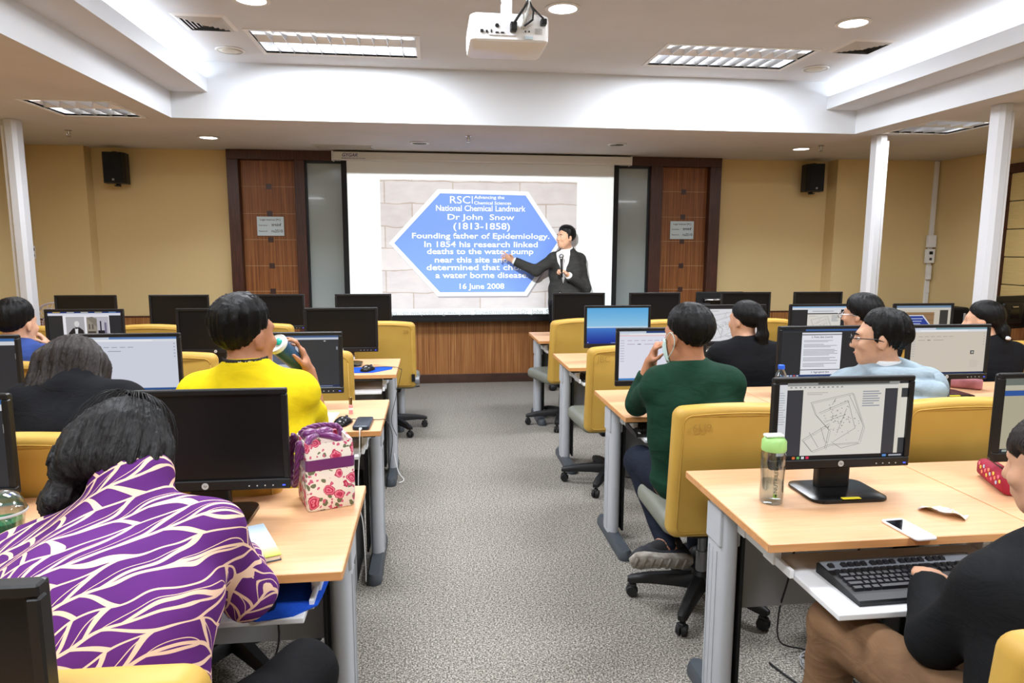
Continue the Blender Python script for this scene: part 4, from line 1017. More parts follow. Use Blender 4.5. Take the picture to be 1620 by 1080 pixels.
# ================================================================ THINGS ON THE DESKS
def clear(name, tint, refl=.16):
    """thin clear plastic: light passes straight through, edges and highlights reflect"""
    m = mat(name, tint, rough=.04); nt = m.node_tree; out = next(n for n in nt.nodes if n.type == 'OUTPUT_MATERIAL')
    tr = nt.nodes.new('ShaderNodeBsdfTransparent'); tr.inputs[0].default_value = (*lin(tint), 1); gl = nt.nodes.new('ShaderNodeBsdfGlossy'); gl.inputs['Roughness'].default_value = .06
    lw = nt.nodes.new('ShaderNodeLayerWeight'); lw.inputs[0].default_value = .35; ml = nt.nodes.new('ShaderNodeMath'); ml.operation = 'MULTIPLY_ADD'; ml.inputs[1].default_value = .55; ml.inputs[2].default_value = refl * .4
    nt.links.new(lw.outputs['Facing'], ml.inputs[0]); mx = nt.nodes.new('ShaderNodeMixShader'); nt.links.new(ml.outputs[0], mx.inputs[0]); nt.links.new(tr.outputs[0], mx.inputs[1]); nt.links.new(gl.outputs[0], mx.inputs[2]); nt.links.new(mx.outputs[0], out.inputs[0]); return m
M_CLEAR = clear('clear_plastic', (244, 247, 247)); M_WATER = clear('water', (232, 240, 242), .05)
def sport_bottle():
    r = thing('sport_bottle', 'clear sport bottle with light green lid on the nearest right desk', 'bottle', (1.027, 1.90, .75))
    prof = [(.028, .001), (.034, .004), (.036, .03), (.034, .07), (.037, .12), (.037, .155), (.031, .172)]
    MB().lathe(prof + [(r_ - .002, z) for r_, z in prof[::-1][:-1]] + [(.02, .006)], 24).build('bottle_wall', M_CLEAR, r, smooth=50)
    MB().lathe([(.025, .007), (.033, .01), (.0335, .03), (.0325, .068), (.001, .068)], 24).build('water', M_WATER, r, smooth=50)
    lid = mat('light_green_lid', (166, 214, 130), rough=.4)
    MB().lathe([(.036, .165), (.037, .170), (.036, .195), (.030, .203), (.012, .206)], 24).build('lid', lid, r, smooth=40)
    m = MB(); m.rbox(-.032, .026, -.014, .014, .206, .216, .005, 3); m.build('spout_flap', mat('lid_white', (240, 242, 240), rough=.35), r)
    M = Matrix.Translation((-.008, -.0375, .085)) @ Matrix.Rotation(PI / 2, 4, 'X') @ Matrix.Rotation(PI / 2, 4, 'Z')
    text('NUTRILITE', 'bottle_lettering', mat('bottle_ink', (60, 74, 66), rough=.5), r, fit_w=.085, M=M, bold=.004)
    MB().box(-.014, -.002, -.0385, -.0375, .028, .038).build('bottle_logo', mat('logo_green', (110, 160, 50), rough=.5), r)
    MB().box(-.009, -.004, -.0389, -.0385, .031, .038).build('bottle_logo_leaf', M_INK, r)
sport_bottle()
def phone():
    r = thing('smartphone', 'white smartphone lying on the near edge of the nearest right desk', 'smartphone', (1.302, 1.655, .75), .07)
    m = MB(); rslab(m, .067, .138, .0075, .011, .003, 0, 3, lambda u, v, n: (u, v, .0039 + n)); m.build('body', mat('phone_white', (236, 236, 238), rough=.25), r, smooth=True)
    MB().box(-.030, .030, -.052, .054, .0077, .0081).build('screen', mat('phone_screen', (18, 18, 22), rough=.08, spec=.7), r)
    MB().cyl((0, -.061, .0076), (0, -.061, .0082), .005, n=12).build('home_button', M_WHITE, r)
    MB().box(-.008, .008, .061, .062, .0077, .0081).build('earpiece', M_VENTD, r)
phone()
def wrapper():
    m = MB(); n = 10; vs = []
    for i in range(n + 1):
        for j in range(6):
            u, v = i / n, j / 5
            z = .002 + .02 * math.sin(PI * u) * (.6 + .4 * math.cos(3 * v)) + .008 * math.sin(9 * u + 4 * v) * (.3 + u)
            w = .045 + .02 * math.sin(PI * u)
            vs.append((-.06 + .12 * u, (v - .5) * w, max(.001, z)))
    fs = [(i * 6 + j, i * 6 + j + 1, (i + 1) * 6 + j + 1, (i + 1) * 6 + j) for i in range(n) for j in range(5)]
    m.add(vs, fs)
    mm = mat('snack_wrapper_print', (226, 230, 214), rough=.3); t = NT(mm); f = t.noise(t.coords(), 60, 2)
    t.color(t.ramp(f, [(.36, (150, 110, 140)), (.42, (232, 232, 224)), (.58, (240, 240, 232)), (.66, (180, 196, 80))]))
    o = m.build('snack_wrapper', mm, None, smooth=True, loc=(1.485, 1.755, .7505), rot=(0, 0, -.9))
    md_ = o.modifiers.new('thickness', 'SOLIDIFY'); md_.thickness = .0008
    tag(o, 'crumpled white and lime snack wrapper lying near the white smartphone', 'wrapper')
wrapper()
def pencil_case(label, x, y, rz, c, s=1.0, dots=True):
    r = thing('pencil_case', label, 'pencil case', (x, y, .75), rz)
    M = m_noise('case_' + '%02x%02x%02x' % c, c, tuple(int(v * .85) for v in c), ns=14, rough=.8)
    m = MB(); rings = []
    for t, k in ((-.105, .8), (-.10, .96), (-.05, 1), (.05, 1), (.10, .96), (.105, .8)):
        rings.append([(u * k * s, t * s, (.032 + v * k) * s) for u, v in rrect(.062, .062, .02)])
    m.ring_strip(rings); m.build('pouch', M, r, smooth=50)
    MB().tube([(0, -.1 * s, .063 * s), (0, .1 * s, .063 * s)], .003 * s, 6).build('zip', M_DARKWOOD, r)
    MB().tube(smooth_path([(-.01, .104 * s, .04 * s), (-.012, .125 * s, .045 * s), (.012, .125 * s, .045 * s), (.01, .104 * s, .04 * s)]), .003, 6).build('strap_loop', M, r)
    if dots:
        rnd = random.Random(4)
        for k in range(14):
            cc = ((236, 200, 90), (236, 120, 140), (190, 200, 226), (236, 150, 110))[k % 4]
            t = -.085 + .0125 * k; a = .018 * math.sin(k * 2.1)
            MB().cyl((-.0305 * s, t * s, (.04 + a * .7) * s), (-.0325 * s, t * s, (.04 + a * .7) * s), .0062, n=8).build('dot', mat('dot_%d' % (k % 4), cc, rough=.7), r)
pencil_case('red zip pencil case with coloured flower dots on the nearest right desk', 1.845, 1.955, -.38, (168, 34, 60))
pencil_case('pink zip pencil case beside the beige web page monitor', 2.93, 3.42, .9, (196, 130, 140), .95, False)
def water_bottle():
    r = thing('water_bottle', 'small clear water bottle with blue cap behind the map monitor', 'bottle', (1.69, 3.10, .75))
    prof = [(.028, .001), (.032, .006), (.032, .05), (.030, .055), (.032, .06), (.032, .13), (.026, .16), (.014, .185), (.013, .20)]
    MB().lathe(prof + [(a - .0015, b) for a, b in prof[::-1][:-1]] + [(.02, .004)], 20).build('bottle_wall', M_CLEAR, r, smooth=50)
    MB().lathe([(.02, .005), (.0295, .008), (.0295, .09), (.001, .09)], 20).build('water', M_WATER, r, smooth=50)
    MB().lathe([(.0325, .095), (.0327, .096), (.0327, .125), (.0325, .126)], 20, cap=False).build('label', mat('bottle_label', (196, 214, 220), rough=.5), r, smooth=True)
    MB().lathe([(.016, .188), (.016, .206), (.012, .208)], 16).build('cap', mat('blue_cap', (50, 100, 220), rough=.4), r, smooth=40)
water_bottle()
def paper():
    o = MB().box(-.09, .09, -.13, .13, 0, .0012).build('printed_sheet', mat('paper_white', (240, 241, 244), rough=.7), None, loc=(-.535, 3.065, .7503), rot=(0, 0, -.05))
    tag(o, 'white printed sheet on the desk beside the drinking man', 'paper')
    MB().box(-.07, .07, .04, .045, .0012, .0016).build('ruled_line', mat('rule_blue', (120, 140, 190), rough=.7), o)
    for k in range(6): MB().box(-.07, .05, -.10 + k * .02, -.098 + k * .02, .0012, .0016).build('ruled_line', mat('rule_grey', (180, 184, 190), rough=.7), o)
paper()
def gloss():
    r = thing('lip_gloss', 'small pink lip gloss tube with gold cap beside the mouse', 'lip gloss', (-.383, 3.165, .75))
    MB().lathe([(.0095, 0), (.0095, .042), (.007, .044)], 14).build('tube', mat('pink_gloss', (222, 150, 150), rough=.2), r, smooth=40)
    MB().lathe([(.0075, .044), (.0075, .078), (.004, .08)], 14).build('cap', mat('gold_cap', (150, 120, 70), rough=.25, metal=.9), r, smooth=40)
    MB().lathe([(.0098, .02), (.0098, .03)], 14, cap=False).build('label_band', M_WHITE, r)
gloss()
def powerbank():
    r = thing('power_bank', 'dark power bank charging with white cable on the second left desk', 'power bank', (-.306, 2.95, .75), -.03)
    m = MB(); rslab(m, .072, .17, .018, .012, .005, 0, 3, lambda u, v, n: (u, v, .0095 + n)); m.build('body', mat('powerbank_navy', (38, 48, 62), rough=.3), r, smooth=True)
    MB().rbox(-.006, .006, -.10, -.083, .006, .013, .002).build('plug', M_WHITE, r)
    MB().tube(smooth_path([(0, -.10, .0095), (.0, -.115, .0), (-.003, -.118, -.08), (-.012, -.115, -.22), (-.01, -.1, -.34), (.0, -.09, -.42), (.004, -.08, -.60), (.0, -.05, -.70)]), .0024, 6).build('charging_cable', M_WHITE, r, smooth=True)
powerbank()
def notebook():
    r = thing('notebook', 'notebook with green and white cover beside the woman in purple', 'notebook', (-.485, 1.735, .75), .42)
    MB().rbox(-.065, .065, -.11, .11, .0, .003, .001).build('back_cover', mat('book_dark', (70, 76, 84), rough=.6), r)
    MB().box(-.062, .062, -.107, .107, .003, .014).build('pages', mat('book_pages', (226, 216, 196), rough=.8), r)
    mm = mat('book_cover_print', (220, 232, 224), rough=.5); t = NT(mm); sx = t.n('ShaderNodeSeparateXYZ'); tc = t.n('ShaderNodeTexCoord'); t.l(tc.outputs['Object'], sx.inputs[0])
    t.color(t.ramp(t.math('MULTIPLY_ADD', sx.outputs[1], 4.5, .5), [(.0, (170, 200, 70)), (.22, (214, 226, 160)), (.4, (226, 238, 246)), (1, (200, 224, 240))]))
    MB().rbox(-.065, .065, -.11, .11, .014, .0165, .001).build('front_cover', mm, r)
notebook()

# ---------------------------------------------------------------- flowered handbag
def floral():
    m = mat('rose_print_fabric', (236, 228, 216), rough=.65); t = NT(m); v = t.coords()
    wv = t.n('ShaderNodeVectorMath'); wv.operation = 'ADD'; nz = t.n('ShaderNodeTexNoise'); nz.inputs['Scale'].default_value = 40; t.l(v, nz.inputs[0])
    sc = t.n('ShaderNodeVectorMath'); sc.operation = 'SCALE'; t.l(nz.outputs['Color'], sc.inputs[0]); sc.inputs['Scale'].default_value = .022
    t.l(v, wv.inputs[0]); t.l(sc.outputs[0], wv.inputs[1])
    def vor(scale, rnd=1.0):
        x = t.n('ShaderNodeTexVoronoi'); x.inputs['Scale'].default_value = scale; x.inputs['Randomness'].default_value = rnd; t.l(wv.outputs[0], x.inputs['Vector']); return x
    big = vor(24); small = vor(52); leaf = vor(40)
    base = (238, 230, 218)
    c = t.mix(t.math('LESS_THAN', leaf.outputs['Distance'], .30), base, (110, 116, 84))
    c = t.mix(t.math('LESS_THAN', small.outputs['Distance'], .26), c, (206, 96, 128))
    ring = t.math('FRACT', t.math('MULTIPLY', big.outputs['Distance'], 5.5))
    rose = t.ramp(ring, [(.0, (170, 22, 66)), (.45, (206, 60, 100)), (.75, (236, 150, 170)), (1, (190, 36, 80))])
    c = t.mix(t.math('LESS_THAN', big.outputs['Distance'], .40), c, rose)
    t.color(c); return m
M_FLORAL = floral(); M_SATIN = mat('purple_satin', (104, 30, 98), rough=.32, spec=.6, sheen=.3)
def handbag():
    A, B, C = Vector((-.463, 2.081)), Vector((-.248, 2.006)), Vector((-.368, 1.96))
    a = math.atan2((B - C).y, (B - C).x); w, d, h = .140, .155, .205
    r = thing('handbag', 'white rose-print handbag with purple rope handles on the nearest left desk', 'handbag', (C.x, C.y, .75), a)
    rings = []
    for z, k in ((.001, .96), (.006, 1.0), (.06, 1.03), (.13, 1.02), (.19, 1.0), (h, .98)):
        rings.append([(w / 2 + u * k, d / 2 + v * k, z) for u, v in rrect(w, d, .012)])
    rings += [[(w / 2 + u * .90, d / 2 + v * .90, h - .004) for u, v in rrect(w, d, .012)], [(w / 2 + u * .88, d / 2 + v * .88, h - .06) for u, v in rrect(w, d, .012)]]
    MB().ring_strip(rings).build('bag_body', M_FLORAL, r, smooth=35)
    MB().ring_strip([[(w / 2 + u * 1.035, d / 2 + v * 1.035, z) for u, v in rrect(w, d, .012)] for z in (.125, .158)], cap0=False, cap1=False).build('ribbon_band', M_SATIN, r, smooth=35)
    def rope(pts, R=.0085):
        P = smooth_path(pts, 10); m = MB()
        for s in range(3):
            q = []
            for i, p in enumerate(P):
                t_ = (P[min(i + 1, len(P) - 1)] - P[max(i - 1, 0)]).normalized(); n = t_.orthogonal().normalized(); b = t_.cross(n)
                ph = 2 * PI * s / 3 + i * .75; q.append(p + (n * math.cos(ph) + b * math.sin(ph)) * R * .55)
            m.tube(q, R * .62, 6)
        return m
    rope([(-.006, d * .82, h - .05), (-.012, d * .84, h + .0), (-.022, d * .80, h - .07), (-.022, d * .62, h - .135), (-.022, d * .42, h - .13), (-.02, d * .26, h - .07), (-.012, d * .24, h), (-.006, d * .24, h - .05)]).build('rope_handle', M_SATIN, r, smooth=True)
    rope([(w - .01, d * .8, h - .03), (w * .9, d * .85, h + .008), (w * .5, d * .9, h + .018), (w * .12, d * .85, h + .008), (.01, d * .9, h - .02)]).build('rope_handle', M_SATIN, r, smooth=True)
    m = MB()
    for s in (-1, 1):
        m.sphere((.05 + s * .022, d * .5, h + .012), (.026, .018, .016), 12, 8)
    m.sphere((.05, d * .48, h + .012), (.011, .013, .013)); m.tube([(.05, d * .45, h + .008), (.02, d * .3, h + .006), (.0, d * .15, h - .03)], [.008, .012, .009], 8); m.tube([(.05, d * .45, h + .008), (.085, d * .35, h + .004), (.11, d * .2, h - .005)], [.008, .012, .010], 8)
    m.build('satin_bow', M_SATIN, r, smooth=True)
handbag()
def iced_drink():
    r = thing('iced_drink_cup', 'clear plastic cup of green iced drink with dome lid and straw', 'drink cup', (-1.035, 1.70, .75))
    prof = [(.030, .001), (.033, .004), (.046, .135), (.050, .137)]
    MB().lathe(prof + [(.0445, .135), (.0315, .006)], 24).build('cup', M_CLEAR, r, smooth=50)
    m = mat('green_tea_drink', (84, 130, 40), rough=.2); t = NT(m); sx = t.n('ShaderNodeSeparateXYZ'); tc = t.n('ShaderNodeTexCoord'); t.l(tc.outputs['Object'], sx.inputs[0])
    t.color(t.ramp(t.math('MULTIPLY', sx.outputs[2], 8), [(.1, (84, 110, 26)), (.45, (96, 140, 50)), (.55, (54, 150, 92)), (1, (60, 160, 100))]))
    MB().lathe([(.0315, .006), (.0425, .118), (.001, .118)], 24).build('drink', m, r, smooth=50)
    for k, (x, y) in enumerate(((.01, .012), (-.015, -.008), (.012, -.016))): MB().rbox(x - .012, x + .012, y - .012, y + .012, .105, .126, .004).build('ice_cube', M_CLEAR, r)
    lp = [(.051, .138), (.050, .146), (.046, .160), (.036, .178), (.018, .189), (.008, .191)]
    MB().lathe(lp + [(a - .0012, b - .001) for a, b in lp[::-1]], 24, cap=False).build('dome_lid', M_CLEAR, r, smooth=50)
    MB().lathe([(.0515, .136), (.053, .139), (.0515, .143)], 24, cap=False).build('lid_rim', mat('lid_rim_plastic', (226, 230, 230), rough=.2), r, smooth=True)
    MB().cyl((.008, 0, .02), (-.035, -.02, .24), .0042, n=8).build('straw', mat('green_straw', (24, 110, 78), rough=.4), r, smooth=True)
iced_drink()
def pink_cup():
    r = thing('pink_cup', 'pink cup with pale lid behind the drinking man', 'cup', (-1.005, 2.95, .75))
    MB().lathe([(.03, 0), (.038, .11), (.036, .11), (.028, .004)], 18).build('cup', mat('pink_plastic', (232, 150, 170), rough=.4), r, smooth=40)
    MB().lathe([(.040, .108), (.040, .118), (.03, .124)], 18).build('lid', M_WHITE, r, smooth=40)
pink_cup()
o = MB().box(-.075, .075, -.105, .105, 0, .004).build('loose_sheets', mat('paper_white', (240, 241, 244), rough=.7), None, loc=(-1.17, 1.80, .7503), rot=(0, 0, .2)); tag(o, 'white sheets of paper on the desk behind the iced drink', 'paper')
# loose cables under the nearest right desk
def cables():
    rnd = random.Random(2)
    def coil(c, R, n, mr, label, mt, name, flat=.35):
        m = MB()
        for k in range(n):
            q = [(c[0] + (R + rnd.uniform(-.01, .01)) * math.cos(2 * PI * i / 24 + k), c[1] + (R * .8 + rnd.uniform(-.006, .006)) * math.sin(2 * PI * i / 24 + k), .006 + k * .004 + .004 * math.sin(i + k)) for i in range(25)]
            m.tube(q, mr, 6)
        o = m.build(name, mt, None, smooth=True); tag(o, label, 'cable'); return o
    coil((1.42, 2.17, 0), .085, 5, .0032, 'coiled grey network cable on the carpet under the nearest right desk', mat('grey_cable', (170, 170, 172), rough=.5), 'network_cable')
    o = MB().tube(smooth_path([(1.12, 1.90, .64), (1.16, 2.0, .45), (1.20, 2.12, .25), (1.28, 2.24, .06), (1.40, 2.26, .006), (1.5, 2.16, .006), (1.38, 2.05, .008), (1.26, 2.02, .006), (1.2, 1.9, .006)]), .0032, 6).build('keyboard_cable', M_RUBBER, None, smooth=True); tag(o, 'thin black cable hanging from the keyboard tray to the carpet', 'cable')
    o = MB().tube(smooth_path([(1.33, 1.88, .64), (1.34, 1.98, .35), (1.36, 2.04, .12), (1.44, 2.02, .03), (1.40, 1.96, .01), (1.3, 1.98, .006), (1.25, 2.1, .006), (1.22, 2.2, .006)]), .004, 6).build('power_cable', M_RUBBER, None, smooth=True); tag(o, 'thick black cable looping down beside the coiled network cable', 'cable')
    o = MB().tube(smooth_path([(-.42, 1.72, .63), (-.43, 1.80, .45), (-.50, 1.88, .25), (-.52, 1.95, .1), (-.55, 2.0, .006), (-.7, 2.02, .005)]), .003, 6).build('mouse_cable', M_RUBBER, None, smooth=True); tag(o, 'black cable hanging under the tray beside the woman in purple', 'cable')
    o = MB().tube(smooth_path([(-.30, 3.42, .70), (-.285, 3.35, .5), (-.30, 3.30, .3), (-.28, 3.33, .12), (-.31, 3.4, .01)]), .003, 6).build('desk_cable', M_RUBBER, None, smooth=True); tag(o, 'black cable dangling beside the second left desk leg', 'cable')
    o = MB().tube(smooth_path([(-.30, 4.72, .70), (-.25, 4.6, .4), (-.27, 4.5, .2), (-.24, 4.42, .05), (-.20, 4.36, .006), (-.23, 4.30, .006)]), .0035, 6).build('white_desk_cable', M_WHITE, None, smooth=True); tag(o, 'white cable dangling beside the third left desk leg', 'cable')
cables()
# ================================================================ PEOPLE (one continuous surface per body, grown from a distance field)
V3 = lambda *a: np.array(a, dtype=np.float64)
def nrm(v): v = np.asarray(v, float); return v / (np.linalg.norm(v) + 1e-12)
class Prim:
    def __init__(s, lo, hi, fn, k=.03, tag='', sub=False): s.lo, s.hi, s.fn, s.k, s.tag, s.sub, s.clips = np.array(lo), np.array(hi), fn, k, tag, sub, []
    def clip(s, pt, n): s.clips.append((np.array(pt, float), nrm(n))); return s
def ecap(a, b, ra, rb, side=None, k=.03, tag='', grow=0.0, sub=False):
    a, b = np.array(a, float), np.array(b, float)
    ra = np.array(ra if isinstance(ra, (tuple, list)) else (ra, ra), float) + grow; rb = np.array(rb if isinstance(rb, (tuple, list)) else (rb, rb), float) + grow
    ax = b - a; L = np.linalg.norm(ax); ax = ax / L if L > 1e-9 else V3(0, 0, 1)
    s = np.array(side if side is not None else ((1, 0, 0) if abs(ax[0]) < .9 else (0, 1, 0)), float); s = nrm(s - ax * (s @ ax)); n = np.cross(ax, s)
    m = max(ra.max(), rb.max())
    def fn(P):
        d = P - a; t = d @ ax; tc = np.clip(t, 0, L); f = (tc / L if L > 1e-9 else 0 * tc)
        rx = ra[0] + (rb[0] - ra[0]) * f; ry = ra[1] + (rb[1] - ra[1]) * f; mn = np.minimum(rx, ry)
        u = (d @ s) / rx; v = (d @ n) / ry; w = (t - tc) / mn
        return (np.sqrt(u * u + v * v + w * w) - 1) * mn
    return Prim(np.minimum(a, b) - m, np.maximum(a, b) + m, fn, k, tag, sub)
def ellp(c, R, r, k=.03, tag='', sub=False):
    c = np.array(c, float); R = np.array(R, float); r = np.array(r, float)
    def fn(P):
        q = (P - c) @ R.T; k0 = np.sqrt(((q / r) ** 2).sum(-1)); k1 = np.sqrt(((q / (r * r)) ** 2).sum(-1)) + 1e-9
        return k0 * (k0 - 1) / k1
    return Prim(c - r.max(), c + r.max(), fn, k, tag, sub)
def surface(prims, vox, disp=None, post=None):
    lo = np.min([p.lo for p in prims if not p.sub], 0) - 3 * vox - .02; hi = np.max([p.hi for p in prims if not p.sub], 0) + 3 * vox + .02
    n = np.ceil((hi - lo) / vox).astype(int) + 1
    ax = [lo[i] + vox * np.arange(n[i]) for i in range(3)]
    F = np.full(n, .2, np.float32)
    for p in prims:
        pad = p.k + 3 * vox + .015
        i0 = np.maximum(((p.lo - pad - lo) / vox).astype(int), 0); i1 = np.minimum(((p.hi + pad - lo) / vox).astype(int) + 2, n)
        if (i1 <= i0).any(): continue
        P = np.stack(np.meshgrid(*[ax[i][i0[i]:i1[i]] for i in range(3)], indexing='ij'), -1)
        d = p.fn(P).astype(np.float32)
        for pt, nn in p.clips: d = np.maximum(d, ((P - pt) @ nn).astype(np.float32))
        sl = tuple(slice(i0[i], i1[i]) for i in range(3)); f = F[sl]; k = max(p.k, 1e-4)
        if p.sub:
            h = np.maximum(k - np.abs(f + d), 0) / k; F[sl] = np.maximum(f, -d) + h * h * k * .25
        else:
            h = np.maximum(k - np.abs(f - d), 0) / k; F[sl] = np.minimum(f, d) - h * h * k * .25
    if disp or post:
        near = np.argwhere(np.abs(F) < .03)
        P = lo + near * vox; v = F[tuple(near.T)]
        if disp: v = v + disp(P).astype(np.float32)
        if post: v = post(P, v)
        F[tuple(near.T)] = v
    F[0] = F[-1] = .2; F[:, 0] = F[:, -1] = .2; F[:, :, 0] = F[:, :, -1] = .2
    S = F < 0
    c = np.zeros(tuple(n - 1), np.uint8)
    corners = [(i, j, k) for i in (0, 1) for j in (0, 1) for k in (0, 1)]
    for i, j, k in corners: c += S[i:n[0] - 1 + i, j:n[1] - 1 + j, k:n[2] - 1 + k]
    cells = np.argwhere((c > 0) & (c < 8)); idx = np.full(tuple(n - 1), -1, np.int32); idx[tuple(cells.T)] = np.arange(len(cells))
    acc = np.zeros((len(cells), 3)); cnt = np.zeros(len(cells))
    vals = {cr: F[cells[:, 0] + cr[0], cells[:, 1] + cr[1], cells[:, 2] + cr[2]] for cr in corners}
    for a in corners:
        for d in range(3):
            if a[d]: continue
            b = list(a); b[d] = 1; b = tuple(b); va, vb = vals[a], vals[b]; m = (va < 0) != (vb < 0)
            t = np.where(m, va / np.where(m, va - vb, 1), 0); p = np.zeros((len(cells), 3)); p[:] = a; p[:, d] = t
            acc[m] += p[m]; cnt[m] += 1
    verts = lo + (cells + acc / cnt[:, None]) * vox
    faces = []
    for d in range(3):
        e, f = [(1, 2), (2, 0), (0, 1)][d]
        sl0 = [slice(1, n[i] - 1) for i in range(3)]; sl0[d] = slice(0, n[d] - 1); sl1 = list(sl0); sl1[d] = slice(1, n[d])
        A, B = S[tuple(sl0)], S[tuple(sl1)]; ed = np.argwhere(A != B); 
        if not len(ed): continue
        off = np.array([1, 1, 1]); off[d] = 0; ed = ed + off; ins = S[tuple(ed.T)]
        q = []
        for de, df in ((0, 0), (-1, 0), (-1, -1), (0, -1)):
            g = ed.copy(); g[:, e] += de; g[:, f] += df; q.append(idx[tuple(g.T)])
        q = np.stack(q, 1); q[ins] = q[ins][:, ::-1]; faces.append(q[:, ::-1])
    return verts, np.concatenate(faces)
def np_mesh(name, v, f, mats, parent, M=None, relax=1):
    me = bpy.data.meshes.new(name)
    me.vertices.add(len(v)); me.vertices.foreach_set('co', np.asarray(v, np.float32).ravel())
    me.loops.add(f.size); me.loops.foreach_set('vertex_index', f.astype(np.int32).ravel())
    me.polygons.add(len(f)); me.polygons.foreach_set('loop_start', np.arange(0, f.size, 4, dtype=np.int32)); me.polygons.foreach_set('loop_total', np.full(len(f), 4, np.int32))
    me.polygons.foreach_set('use_smooth', np.ones(len(f), bool))
    me.update(calc_edges=True); me.validate()
    for m in (mats if isinstance(mats, list) else [mats]): me.materials.append(m)
    o = bpy.data.objects.new(name, me); COL.objects.link(o); o.parent = parent
    if M is not None: o.matrix_local = M
    return o
def relaxed(v, f, it=2):
    for _ in range(it):
        acc = np.zeros_like(v); cn = np.zeros(len(v))
        for a, b in ((0, 1), (1, 2), (2, 3), (3, 0)):
            np.add.at(acc, f[:, a], v[f[:, b]]); np.add.at(acc, f[:, b], v[f[:, a]]); np.add.at(cn, f[:, a], 1); np.add.at(cn, f[:, b], 1)
        v = .5 * v + .5 * acc / np.maximum(cn, 1)[:, None]
    return v

# ---------------------------------------------------------------- materials for people
def skin(name, c):
    if name in _M: return _M[name]
    m = mat(name, c, rough=.5, spec=.35); t = NT(m); f = t.noise(t.coords(), 30, 3)
    t.color(t.ramp(f, [(.3, tuple(int(v * .93) for v in c)), (.7, c)])); m.node_tree.nodes['Principled BSDF'].inputs['Subsurface Weight'].default_value = .08; m.node_tree.nodes['Principled BSDF'].inputs['Subsurface Radius'].default_value = (.01, .004, .002); return m
SK1 = skin('skin_light', (214, 166, 136)); SK2 = skin('skin_tan', (186, 130, 98))
def hair_mat(name, c1, c2, rough=.38):
    if name in _M: return _M[name]
    m = mat(name, c1, rough=rough, spec=.22); t = NT(m)
    tc = t.n('ShaderNodeTexCoord'); sx = t.n('ShaderNodeSeparateXYZ'); t.l(tc.outputs['Object'], sx.inputs[0])
    y = t.math('ADD', sx.outputs[1], .03); r = t.math('SQRT', t.math('ADD', t.math('MULTIPLY', sx.outputs[0], sx.outputs[0]), t.math('MULTIPLY', y, y))); r = t.math('MAXIMUM', r, .012)
    cb = t.n('ShaderNodeCombineXYZ'); t.l(t.math('DIVIDE', sx.outputs[0], r), cb.inputs[0]); t.l(t.math('DIVIDE', y, r), cb.inputs[1]); t.l(t.math('MULTIPLY', sx.outputs[2], 2.5), cb.inputs[2])
    f = t.noise(cb.outputs[0], 34, 3, .6, .3); t.color(t.ramp(f, [(.3, c1), (.75, c2)])); t.bump(f, .55, .004); return m
H_BLACK = hair_mat('black_hair', (5, 5, 5), (19, 18, 18), .42); H_GREY = hair_mat('dark_greying_hair', (9, 9, 10), (52, 51, 51), .45); H_BROWN = hair_mat('dark_brown_hair', (14, 12, 11), (62, 54, 50), .45)
def cloth(name, c, rough=.8, var=.82, ns=2.5, bump=.25, sheen=0, fine=0):
    if name in _M: return _M[name]
    m = mat(name, c, rough=rough, spec=.15, sheen=sheen); t = NT(m); f = t.noise(t.coords((1, 1, 2.6)), 8, 3, .55, 1.2); w = t.noise(t.coords(), 420, 1)
    t.color(t.ramp(f, [(.3, tuple(int(v * var) for v in c)), (.7, c)])); t.bump(t.math('ADD', f, t.math('MULTIPLY', w, .06)), bump, .02); return m
